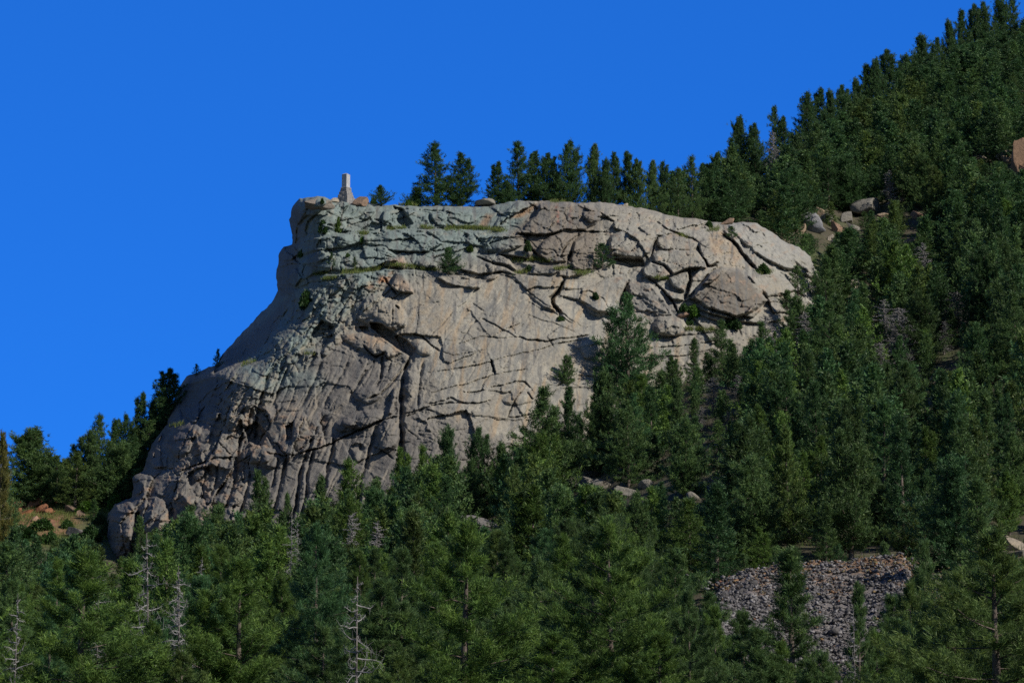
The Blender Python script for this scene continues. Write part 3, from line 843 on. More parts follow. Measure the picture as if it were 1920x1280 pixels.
C *= np.array((0.82, 0.885, 0.885))
def build_cliff():
    ny, nx = GU.shape
    U = GU.copy(); V = GV.copy()
    keep_v = INS.copy()
    near = (~INS) & (BD < STEP * 1.5)
    U[near] = BX[near]; V[near] = BY[near]
    ok = keep_v | near
    q = ok[:-1, :-1] & ok[1:, :-1] & ok[:-1, 1:] & ok[1:, 1:]
    anyin = INS[:-1, :-1] | INS[1:, :-1] | INS[:-1, 1:] | INS[1:, 1:]
    q &= anyin
    idx = np.arange(nx * ny).reshape(ny, nx)
    f = np.stack([idx[:-1, :-1], idx[1:, :-1], idx[1:, 1:], idx[:-1, 1:]], -1)[q]
    x, y, z = at(U, V, DC)
    P = np.stack([x, y, z], -1).reshape(-1, 3)
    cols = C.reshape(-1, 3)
    # boundary edges -> a skirt running back into the hill so that the rock is a solid mass
    e = np.concatenate([f[:, [0, 1]], f[:, [1, 2]], f[:, [2, 3]], f[:, [3, 0]]])
    key = np.sort(e, 1); code = key[:, 0].astype(np.int64) * (nx * ny) + key[:, 1]
    un, inv, cnt = np.unique(code, return_inverse=True, return_counts=True)
    be = e[cnt[inv] == 1]
    bv = np.unique(be)
    n0 = len(P)
    uu = U.ravel()[bv]; vv = V.ravel()[bv]; dd = DC.ravel()[bv]
    isfree = free.ravel()[bv]
    layers = []
    for back, sink in ((6, 3.0), (16, 14.0), (34, 50.0)):
        sk = np.where(isfree, sink, 0)
        px, py, pz = at(uu + (850 - uu) * (0.004 * back), vv + sk, dd + back)
        layers.append(np.stack([px, py, pz], -1))
    remap = {}
    pos = np.full(nx * ny, -1); pos[bv] = np.arange(len(bv))
    prev = lambda l, i: i if l == 0 else n0 + (l - 1) * len(bv) + pos[i]
    fs = [f]
    for l in range(3):
        a0 = be[:, 0] if l == 0 else n0 + (l - 1) * len(bv) + pos[be[:, 0]]
        b0 = be[:, 1] if l == 0 else n0 + (l - 1) * len(bv) + pos[be[:, 1]]
        a1 = n0 + l * len(bv) + pos[be[:, 0]]; b1 = n0 + l * len(bv) + pos[be[:, 1]]
        fs.append(np.stack([b0, a0, a1, b1], -1))
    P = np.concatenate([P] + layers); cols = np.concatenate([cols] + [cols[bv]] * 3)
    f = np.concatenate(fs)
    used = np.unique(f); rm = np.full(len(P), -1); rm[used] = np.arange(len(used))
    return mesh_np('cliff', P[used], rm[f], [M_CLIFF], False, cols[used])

cliff = tag(link('cliff', build_cliff()), 'tan and grey granite cliff with cracked ledges and fluted lower face', 'cliff', kind='structure')

def cliff_D(u, v):
    i = int(np.clip((u - gu[0]) / STEP, 0, len(gu) - 2)); j = int(np.clip((v - gv[0]) / STEP, 0, len(gv) - 2))
    return float(DC[j, i])

def on_cliff(u, v, back=0.0):
    x, y, z = at(u, v, cliff_D(u, v) + back)
    return Vector((float(x), float(y), float(z)))

# ------------------------------------------------------------------ trees
def crown_np(seed, H, R, nbr, tuft, blades, bw, bare=0.08, power=0.8, step=0.3, up=0.5, leaders=1, tips=1.0, gap=0.5, dens=3, tight=0.26):
    """needle tufts along upturned limbs; returns verts, faces, per-vertex tint and the limbs"""
    r = np.random.default_rng(seed)
    pts, axes, young = [], [], []
    lobes = r.random((9, 7))
    def lobe(a, t):
        i = (a / (2 * math.pi) * 7) % 7; j = min(t * 9, 7.99)
        i0, j0 = int(i), int(j); fi, fj = i - i0, j - j0
        i1 = (i0 + 1) % 7
        return (lobes[j0, i0] * (1 - fi) + lobes[j0, i1] * fi) * (1 - fj) + (lobes[j0 + 1, i0] * (1 - fi) + lobes[j0 + 1, i1] * fi) * fj
    tops = [(0.0, 0.0, H, R, nbr)]
    for k in range(leaders - 1):
        a = r.random() * 6.28; d = R * (0.16 + 0.26 * r.random())
        tops.append((d * math.cos(a), d * math.sin(a), H * (0.78 + 0.18 * r.random()), R * 0.66, int(nbr * 0.5)))
    limbs = []
    for (ox, oy, hh, rad, nb) in tops:
        for b in range(nb):
            t = bare + (1 - bare) * ((b + r.random()) / nb)
            az = b * 2.39996 + r.normal() * 0.45
            prof = min(1.0, (1 - t) ** power * 1.15) * (0.66 + 0.34 * min(1, (t - bare) * 6 + 0.1))
            lb = lobe(az, t)
            L = rad * prof * (1 - gap + 1.15 * gap * 2 * (lb - 0.12)) * (0.5 + 0.85 * r.random())
            L = max(L, 0.05 * rad)
            base = np.array([ox * min(1, t * 1.5), oy * min(1, t * 1.5), hh * t * 0.985])
            el0 = -0.15 + up * t + r.normal() * 0.16
            n = max(2, int(L / step))
            out = np.array([math.cos(az), math.sin(az), 0])
            side = np.array([-math.sin(az), math.cos(az), 0])
            p = base.copy(); limb = [base.copy()]
            for i in range(n):
                s = (i + 1) / n
                el = el0 + 1.1 * s * s * up
                d = out * math.cos(el) + np.array([0, 0, math.sin(el)])
                p = p + d * (L / n)
                limb.append(p.copy())
                m = 1 if s < 0.4 else dens
                for q in range(m):
                    sp = 0.0 if q == 0 else 1.0
                    off = side * r.normal() * tight * L * s * sp + d * r.normal() * 0.5 * step + np.array([0, 0, abs(r.normal()) * 0.10 * L * sp])
                    pts.append(p + off)
                    ax = d * 0.5 + side * r.normal() * 0.3 + np.array([0, 0, 0.6 + 0.4 * t]) + r.normal(size=3) * 0.22
                    axes.append(ax / np.linalg.norm(ax))
                    young.append(s)
            limbs.append(limb)
        for q in range(int(5 + 4 * r.random())):           # the leading shoot
            pts.append(np.array([ox + r.normal() * 0.05, oy + r.normal() * 0.05, hh * (0.945 + 0.009 * q)])); axes.append(np.array([0, 0, 1.0])); young.append(1)
    pts = np.array(pts); axes = np.array(axes); young = np.array(young)
    nt = len(pts)
    P = np.repeat(pts, blades, 0); A = np.repeat(axes, blades, 0)
    n = len(P)
    dirs = A + r.normal(size=(n, 3)) * 0.60
    dirs /= np.linalg.norm(dirs, axis=1)[:, None]
    along = (r.random(n) * 1.0)[:, None]
    Lb = tuft * 0.62 * (0.55 + 0.7 * r.random(n))[:, None]
    W = np.cross(dirs, r.normal(size=(n, 3))); W /= np.linalg.norm(W, axis=1)[:, None] + 1e-9
    wd = bw * (0.7 + 0.6 * r.random(n))[:, None]
    st = P + A * along * tuft * 0.9 + r.normal(size=(n, 3)) * tuft * 0.10
    v = np.stack([st, st + dirs * Lb * 0.45 + W * wd, st + dirs * Lb, st + dirs * Lb * 0.45 - W * wd], 1).reshape(-1, 3)
    f = np.arange(4 * n).reshape(n, 4)
    tone = np.repeat(0.62 + 0.76 * r.random(nt), blades) * (0.88 + 0.24 * r.random(n))
    yg = np.repeat(np.clip(young - 0.45, 0, 1) * r.random(nt), blades) * tips
    c = np.stack([tone * (1 + 0.9 * yg), tone * (1 + 0.5 * yg), tone * (1 - 0.1 * yg)], 1)
    return v, f, np.repeat(c, 4, 0), limbs

def tube_np(path, radii, sides=6):
    path = np.array(path, float); n = len(path)
    ring = []
    for i in range(n):
        d = path[min(i + 1, n - 1)] - path[max(i - 1, 0)]
        d /= np.linalg.norm(d) + 1e-9
        a = np.cross(d, [0.31, 0.95, 0.05]); a /= np.linalg.norm(a) + 1e-9
        b = np.cross(d, a)
        for s in range(sides):
            t = 2 * math.pi * s / sides
            ring.append(path[i] + radii[i] * (math.cos(t) * a + math.sin(t) * b))
    f = []
    for i in range(n - 1):
        for s in range(sides):
            f.append((i * sides + s, i * sides + (s + 1) % sides, (i + 1) * sides + (s + 1) % sides, (i + 1) * sides + s))
    return np.array(ring), np.array(f)

def join_np(parts):
    vs, fs, o = [], [], 0
    for v, f in parts:
        vs.append(v); fs.append(f + o); o += len(v)
    return np.concatenate(vs), np.concatenate(fs)

def trunk_path(seed, H, lean=0.02, n=7):
    r = np.random.default_rng(seed + 500)
    ph = r.random(2) * 6.28
    return [np.array([lean * H * math.sin(ph[0] + 2.2 * t) * t, lean * H * math.sin(ph[1] + 2.0 * t) * t, H * t - 0.4 * (t == 0)]) for t in np.linspace(0, 1, n)]

def tree_template(name, seed, H, R, detail, **kw):
    nbr, tuft, blades, bw, step = detail
    v, f, c, limbs = crown_np(seed, H, R, nbr, tuft, blades, bw, step=step, **kw)
    crown = mesh_np(name + '_crown', v, f, [M_NEEDLE], False, c)
    path = trunk_path(seed, H * 0.96, 0.0)
    parts = [tube_np(path, [H * 0.016 * (1 - t) + 0.015 for t in np.linspace(0, 1, 7)], 7)]
    r = np.random.default_rng(seed + 9)
    for lb in limbs[::2]:
        lb = lb[::max(1, len(lb) // 3)]
        if len(lb) >= 2: parts.append(tube_np(lb, np.linspace(0.035, 0.01, len(lb)), 3))
    tv, tf = join_np(parts)
    trunk = mesh_np(name + '_trunk', tv, tf, [M_BARK], True)
    return dict(H=H, R=R, crown=crown, trunk=trunk, np=(v, f, c))

MID = (104, 0.46, 16, 0.027, 0.27)
NEAR = (104, 0.27, 34, 0.0085, 0.15)
FAR = (64, 0.62, 8, 0.062, 0.44)
TPL = {'mid': [], 'near': [], 'far': []}
specs = [ # R, power, up, leaders, bare, gap
 (2.2, 0.85, 0.55, 1, 0.02, 0.6), (2.3, 0.75, 0.65, 3, 0.02, 0.65), (1.7, 0.90, 0.55, 2, 0.02, 0.6), (2.5, 0.62, 0.80, 4, 0.02, 0.7),
 (1.3, 0.80, 0.50, 1, 0.02, 0.5), (2.2, 0.70, 0.75, 3, 0.05, 0.8), (2.7, 0.80, 0.45, 2, 0.02, 0.65), (2.0, 0.60, 0.90, 2, 0.06, 0.75)]
for kx, (R_, pw, up_, ld, br, gp) in enumerate(specs):
    TPL['mid'].append(tree_template('pine', 11 + kx, 10.0, R_, MID, bare=br, power=pw, up=up_, leaders=ld, gap=gp))
for kx, (R_, pw, up_, ld, br, gp) in enumerate([specs[0], specs[1], specs[4], specs[6], specs[3]]):
    TPL['near'].append(tree_template('pine', 41 + kx, 10.0, R_ * 1.05, NEAR, bare=br, power=pw, up=up_, leaders=ld, gap=gp - 0.05, dens=5, tight=0.17))
for kx, (R_, pw, up_, ld, br, gp) in enumerate(specs):
    TPL['far'].append(tree_template('pine', 71 + kx, 10.0, R_, FAR, bare=br, power=pw, up=up_, leaders=min(ld, 2), gap=gp))
SMALL = [tree_template('sapling', 91 + kx, 3.0, R_, (46, 0.22, 15, 0.014, 0.14), bare=0.05, power=0.7, up=0.6, leaders=l)
         for kx, (R_, l) in enumerate([(0.75, 1), (1.0, 3), (0.5, 1)])]

def dead_template(name, seed, H, R, twigs=True, per_m=12, fat=1.6, girth=0.013):
    r = np.random.default_rng(seed)
    path = trunk_path(seed, H, 0.02)
    tv, tf = tube_np(path, [H * girth * (1 - t) + 0.015 for t in np.linspace(0, 1, 7)], 7)
    trunk = mesh_np(name + '_trunk', tv, tf, [M_DEAD], True)
    parts = []
    nb = int(H * per_m)
    for b in range(nb):
        t = 0.12 + 0.86 * (b + r.random()) / nb
        az = b * 2.39996 + r.normal() * 0.4
        L = R * ((1 - t) ** 0.6 + 0.12) * (0.4 + 0.8 * r.random())
        out = np.array([math.cos(az), math.sin(az), 0])
        base = np.array([np.interp(t, np.linspace(0, 1, 7), [q[k] for q in path]) for k in range(3)])
        p = base.copy(); limb = [p.copy()]
        el = r.normal() * 0.25 - 0.1
        for i in range(5):
            el += r.normal() * 0.2 + 0.06
            p = p + (out * math.cos(el) + np.array([0, 0, math.sin(el)])) * L / 5 + r.normal(size=3) * 0.03
            limb.append(p.copy())
            if twigs:
                for q in range(3):
                    d = out * r.random() + r.normal(size=3) * 0.7; d /= np.linalg.norm(d)
                    l2 = L * 0.3 * (0.4 + r.random())
                    parts.append(tube_np([p, p + d * l2 * 0.5 + [0, 0, 0.03], p + d * l2 + [0, 0, 0.12 * l2]], [0.012 * fat, 0.009 * fat, 0.004 * fat], 3))
        parts.append(tube_np([base - out * 0.05] + limb[1:], np.linspace(0.035 * (0.6 + 0.4 * fat), 0.01 * fat, 6), 4))
    bv, bf = join_np(parts)
    return dict(H=H, R=R, trunk=trunk, branches=mesh_np(name + '_branches', bv, bf, [M_TWIG], True))
DEAD = [dead_template('dead_pine', 121, 9.0, 1.7), dead_template('dead_pine', 122, 9.0, 2.2), dead_template('dead_pine', 123, 9.0, 1.3)]
SNAG = [dead_template('snag', 131, 10.0, 1.7, True, 6, 0.6, 0.0095), dead_template('snag', 132, 10.0, 1.3, True, 7, 0.6, 0.008)]

TREES = []       # (object, top pixel, tint word, shape word, D)
def put_tree(x, y, z, h, tpl, tint=(1, 1, 1), rot=None, wide=1.0, label=None, group=None, name='pine_tree', lean=0.0, cat='tree'):
    o = bpy.data.objects.new(name, None); COL.objects.link(o)
    o.empty_display_size = 0.5
    o.location = (x, y, z - 0.15)
    s = h / tpl['H']
    o.scale = (s * wide, s * wide, s)
    o.rotation_euler = (random.gauss(0, 0.022), lean + random.gauss(0, 0.022), rot if rot is not None else random.random() * 6.28)
    for part, nm in (('trunk', 'trunk'), ('crown', 'crown'), ('branches', 'branches')):
        if part in tpl:
            c = link(nm, tpl[part], o)
            c.color = (*tint, 1)
    tag(o, label, cat, group)
    return o

# ------------------------------------------------------------------ rocks
def rock_mesh(seed, sx, sy, sz, sub=3, cuts=9, rough=0.10, colors=None):
    r = np.random.default_rng(seed)
    bm = bmesh.new(); bmesh.ops.create_icosphere(bm, subdivisions=sub, radius=1.0)
    v = np.array([p.co[:] for p in bm.verts]); f = np.array([[q.index for q in p.verts] for p in bm.faces]); bm.free()
    for c in range(max(8, cuts - 1)):
        n = r.normal(size=3); n[2] *= 0.9; n /= np.linalg.norm(n); d = 0.32 + 0.30 * r.random()
        k = v @ n - d
        v = v - np.maximum(k, 0)[:, None] * n
    v /= np.abs(v).max(0) * 0.95
    v = v @ np.array([[1, 0.12 * r.normal(), 0.22 * r.normal()], [0, 1, 0], [0.2 * r.normal(), 0, 1]])
    off = r.random(3) * 50
    for i in range(len(v)):
        p = Vector(v[i])
        a = mnoise.fractal(p * 1.3 + Vector(off), 1.0, 2.0, 4)
        b = mnoise.fractal(p * 5.0 + Vector(off), 1.0, 2.0, 3)
        v[i] *= 1 + rough * a + rough * 0.35 * b
    v[:, 2] = np.where(v[:, 2] < -0.35, -0.35 + (v[:, 2] + 0.35) * 0.6, v[:, 2])
    v *= np.array([sx, sy, sz])
    return mesh_np('boulder', v, f, [M_ROCK], False)

GREY = (0.20, 0.19, 0.165); TAN = (0.30, 0.23, 0.16); PINK = (0.30, 0.20, 0.14); PALE = (0.34, 0.30, 0.24); RUST = (0.25, 0.115, 0.06); DARK = (0.14, 0.135, 0.13); BROWN = (0.24, 0.17, 0.12)
def ground_D(u, v, lo=100, hi=690):
    for D in np.arange(lo, hi, 1.5):
        if rows_at(u, D) <= v: return float(D)
    return float(hi)

LAND = []        # landmark pixel, short name
CLEAR = []       # windows kept free of nearer trees: u0,u1,v0,v1,D
NROCK = [0]
def boulder(u, v, wpx, hpx, col, label, D=None, cliff_base=False, clear=True, land=None, cuts=9, depth=0.8, group=None, sub=4):
    NROCK[0] += 1
    if cliff_base:
        p = on_cliff(u, v + hpx * 0.5 + 1.5); Dd = p.y
        x, y, z = p.x, p.y + 0.2, p.z
        w = wpx * Dd / F; h = hpx * Dd / F
        z += h * 0.42
    else:
        Dd = D or ground_D(u, v + hpx * 0.35)
        w = wpx * Dd / F; h = hpx * Dd / F
        x, y, z = ground_at(u, Dd)
        pz = float(at(u, v, Dd)[2])
        z = max(pz, z + 0.1 * h)
    o = link('boulder', rock_mesh(900 + NROCK[0], w * 0.62, w * 0.5 * depth, h * 0.72, sub, cuts), None, (x, y, z))
    o.rotation_euler = (0, 0, 0)
    o.color = (*col, 1)
    tag(o, label, 'boulder', group)
    if clear and not cliff_base: CLEAR.append((u - wpx * 0.38, u + wpx * 0.38, v - hpx * 0.5, v + hpx * 0.12, Dd - 1))
    if land: LAND.append((u, v, land))
    return o

boulder(1518, 420, 46, 40, (0.23, 0.235, 0.25), 'bluish grey slab of rock among pines right of the cliff top', land='the bluish rock slab right of the cliff top')
boulder(1570, 433, 26, 26, PINK, 'orange tan boulder right of the bluish slab in the upper forest', land='the orange boulder in the upper forest')
boulder(1537, 399, 24, 18, TAN, 'small tan boulder directly above the bluish slab in the forest')
boulder(1550, 414, 26, 22, GREY, 'grey angular block right of the small tan boulder in the forest', cuts=12)
boulder(1500, 436, 20, 18, TAN, 'tan stone left below the bluish rock slab', cuts=12)
boulder(1603, 428, 22, 16, GREY, 'grey stone right of the orange boulder in the upper forest', cuts=12)
boulder(1655, 408, 22, 14, TAN, 'tan block under the right end of the long ledge rock', cuts=12)
boulder(1556, 452, 18, 14, PALE, 'small pale stone below the orange boulder', cuts=12)
boulder(1630, 392, 58, 28, GREY, 'long grey ledge rock half buried in the upper forest', land='the long grey ledge rock')
boulder(1590, 410, 24, 20, GREY, 'jagged grey stone just left of the long forest ledge')
boulder(1692, 375, 22, 18, PALE, 'pale stone upper right of the long forest ledge', land='the pale stone above the forest ledge')
boulder(1720, 406, 24, 14, PINK, 'pinkish flat stone right of the long forest ledge')
boulder(1702, 456, 24, 16, PINK, 'pink rock in a gap below the long forest ledge', land='the pink rock below the forest ledge')
boulder(1597, 541, 24, 30, PALE, 'pale upright rock beside pines past the cliff right end', land='the pale upright rock past the cliff end')
boulder(1912, 312, 34, 74, (0.23, 0.15, 0.10), 'tall reddish rock face cut by the right picture edge', land='the tall reddish rock at the right edge', cuts=12)
boulder(1884, 300, 34, 24, TAN, 'tan boulder left of the tall reddish rock at right edge')
boulder(1843, 297, 16, 10, PALE, 'small pale stone in pines left of the reddish rock')
boulder(1345, 905, 40, 30, (0.25, 0.175, 0.12), 'broken orange tan boulder in the middle of the lower forest', land='the broken tan boulder in the lower forest', cuts=14)
boulder(1340, 878, 34, 14, TAN, 'flat tan rock just above the broken orange boulder')
boulder(1298, 933, 26, 16, GREY, 'grey stone left of the broken orange boulder')
boulder(1086, 906, 66, 24, GREY, 'largest flat grey slab of the outcrop in the middle of the forest', land='the grey slab outcrop in mid forest', cuts=16)
boulder(1128, 913, 62, 24, GREY, 'grey slab right of the largest slab in the mid forest outcrop', cuts=16)
boulder(1112, 893, 54, 15, (0.17, 0.165, 0.15), 'thin dark grey slab on top of the mid forest outcrop', cuts=14)
boulder(1164, 925, 46, 22, GREY, 'grey rock at the lower right of the mid forest outcrop', cuts=14)
boulder(1066, 916, 30, 16, PINK, 'small pinkish rock at the left end of the mid forest outcrop', cuts=14)
boulder(1214, 912, 26, 18, GREY, 'small pale grey stone right of the slabby outcrop')
boulder(908, 990, 74, 34, DARK, 'rounded dark grey boulder in shade below the cliff', land='the rounded dark boulder below the cliff')
boulder(876, 996, 12, 12, PALE, 'tiny pale stone at the left foot of the dark boulder')
boulder(1895, 1022, 42, 30, (0.25, 0.215, 0.17), 'smooth pale boulder near the right edge above the scree', land='the smooth pale boulder at the right edge')
boulder(1912, 1042, 40, 22, GREY, 'grey rock below the smooth pale boulder at right edge')
boulder(1878, 716, 22, 16, PALE, 'pale rock in dark forest far right', land='the pale rock in the far right forest')
boulder(1734, 800, 18, 14, TAN, 'tan stone deep in the right forest shade')
boulder(1420, 322, 58, 24, GREY, 'grey rocks showing under the skyline pines above the cliff', land='the grey rock under the skyline pines')
boulder(1508, 575, 20, 18, PALE, 'whitish rock at the right foot of the cliff')
rust = [(62, 944, 34, 20, RUST, 'largest rust red block in the middle of the meadow rock heap'), (88, 940, 26, 16, RUST, 'rust red block right of the largest in the heap'),
 (40, 948, 22, 16, RUST, 'rust red block at the left end of the heap'), (104, 946, 22, 14, RUST, 'rust red block at the right end of the heap'),
 (74, 957, 26, 14, RUST, 'flat rust block under the largest in the heap'), (50, 962, 20, 14, RUST, 'low rust block at the lower left of the heap'),
 (94, 960, 18, 12, RUST, 'small rust block low on the right of the heap'), (64, 972, 16, 13, PINK, 'orange stone at the bottom of the heap'),
 (78, 932, 20, 10, BROWN, 'brown block on top of the heap'), (54, 934, 16, 10, BROWN, 'small brown block at the upper left of the heap'),
 (34, 960, 12, 10, RUST, 'smallest rust stone left of the heap'), (132, 958, 26, 15, (0.15, 0.11, 0.08), 'brown rock in meadow grass right of the heap'),
 (150, 966, 18, 12, BROWN, 'small brown rock right of the brown meadow rock'), (116, 930, 26, 9, GREY, 'flat grey stone on the meadow above the heap')]
for (u, v, w_, h_, c_, lb) in rust:
    boulder(u, v, w_, h_, c_, lb, group='rust red rocks in the meadow' if c_ is RUST else None, sub=3)
LAND.append((65, 945, 'the rust red rock heap'))
boulder(140, 1000, 30, 16, DARK, 'grey boulder in shade at the lower meadow edge', land='the grey boulder at the meadow foot')
boulder(292, 798, 46, 24, GREY, 'grey ledge rock against the left side of the cliff', land='the ledge rock left of the cliff')
boulder(306, 772, 26, 18, GREY, 'grey rock stacked above the ledge left of the cliff')
boulder(303, 762, 14, 8, PALE, 'small pale pink stone below the skyline pine left of the cliff')
boulder(680, 376, 30, 17, (0.21, 0.15, 0.11), 'brown orange boulder perched on the cliff top right of the monument', cliff_base=True)
boulder(596, 378, 50, 22, (0.21, 0.185, 0.155), 'rounded grey brown boulder capping the left corner of the cliff top', cliff_base=True, cuts=3)
boulder(626, 374, 14, 9, PALE, 'small whitish stone left of the monument foot', cliff_base=True)
boulder(906, 379, 36, 9, GREY, 'low flat grey rock at the cliff edge between the two pine groups', cliff_base=True)
boulder(1173, 381, 12, 10, PALE, 'single pale round stone on the cliff rim below pines', cliff_base=True)
boulder(1366, 414, 22, 11, BROWN, 'brown block on the rim at the right part of the cliff', cliff_base=True)
boulder(1290, 588, 30, 12, PINK, 'pinkish slab lying under the large dark boulder', cliff_base=True)
boulder(738, 493, 34, 18, PINK, 'pale pink angular boulder on the grassy middle ledge', cliff_base=True, cuts=12)

# ------------------------------------------------------------------ monument
def rough_box(cx, cy, cz, sx, sy, sz, rz, seed, jit=0.03, bev=0.03):
    bm = bmesh.new(); bmesh.ops.create_cube(bm, size=1.0)
    r = random.Random(seed)
    for v in bm.verts:
        v.co = Vector((v.co.x * sx + r.uniform(-jit, jit), v.co.y * sy + r.uniform(-jit, jit), v.co.z * sz + r.uniform(-jit, jit) * 0.6))
    bmesh.ops.bevel(bm, geom=bm.edges[:], offset=bev, segments=1, affect='EDGES')
    c, s = math.cos(rz), math.sin(rz)
    for v in bm.verts:
        x, y = v.co.x, v.co.y
        v.co = Vector((cx + x * c - y * s, cy + x * s + y * c, cz + v.co.z))
    return bm
def merge_bm(bms, name, mat):
    me = bpy.data.meshes.new(name); big = bmesh.new()
    for b in bms:
        t = bpy.data.meshes.new('t'); b.to_mesh(t); big.from_mesh(t); b.free(); bpy.data.meshes.remove(t)
    big.to_mesh(me); big.free(); me.materials.append(mat); return me
mp = on_cliff(648, 379)
MON = bpy.data.objects.new('monument', None); COL.objects.link(MON); MON.location = (mp.x, mp.y + 0.3, mp.z)
MON.rotation_euler = (0, 0, math.radians(-33))
tag(MON, 'pale stone pillar monument on a stepped rubble base at the cliff brow', 'monument')
S = mp.y / F
def zrow(v): return (379 - v) * S * 1.02
courses = [(379, 370, 33), (370, 364.5, 28), (364.5, 359, 24.5), (359, 354, 20.5), (354, 350.5, 19)]
for ci, (v0, v1, wpx) in enumerate(courses):
    wd = wpx * S / 1.30
    z0, z1 = zrow(v0) - (0.5 if ci == 0 else 0), zrow(v1)
    bms = []
    rr_ = random.Random(50 + ci)
    bms.append(rough_box(0, 0, (z0 + z1) / 2, wd * 0.8, wd * 0.8, (z1 - z0), 0, 60 + ci))
    for sd in range(4):
        nst = 3 if ci < 3 else 2
        a = sd * math.pi / 2
        for q in range(nst):
            L = wd / nst
            px = -wd / 2 + L * (q + 0.5); py = -wd / 2 + 0.12
            bx, by = px * math.cos(a) - py * math.sin(a), px * math.sin(a) + py * math.cos(a)
            bms.append(rough_box(bx, by, (z0 + z1) / 2 + rr_.uniform(-0.03, 0.03), L * 0.97, 0.26 + rr_.uniform(0, 0.08), (z1 - z0) * rr_.uniform(0.9, 1.05), a, 70 + ci * 20 + sd * 4 + q, 0.045))
    o = link('base_course', merge_bm(bms, 'base_course', M_ROCK), MON); o.color = (0.25, 0.245, 0.24, 1)
zs0, zs1 = zrow(351.0), zrow(324.5)
sw = 15.8 * S / 1.36
bm = rough_box(0, 0, (zs0 + zs1) / 2, sw, sw, zs1 - zs0, 0, 200, 0.012, 0.025)
o = link('shaft', merge_bm([bm], 'shaft', M_ROCK), MON); o.color = (0.42, 0.43, 0.44, 1)
bm = bmesh.new()
bmesh.ops.create_cone(bm, cap_ends=True, segments=4, radius1=sw * 0.70, radius2=sw * 0.25, depth=0.16)
bmesh.ops.rotate(bm, verts=bm.verts, matrix=__import__('mathutils').Matrix.Rotation(math.radians(45), 3, 'Z'))
bmesh.ops.translate(bm, verts=bm.verts, vec=(0, 0, zs1 + 0.082))
o = link('capstone', merge_bm([bm], 'capstone', M_ROCK), MON); o.color = (0.50, 0.51, 0.52, 1)
LAND.append((648, 350, 'the monument'))

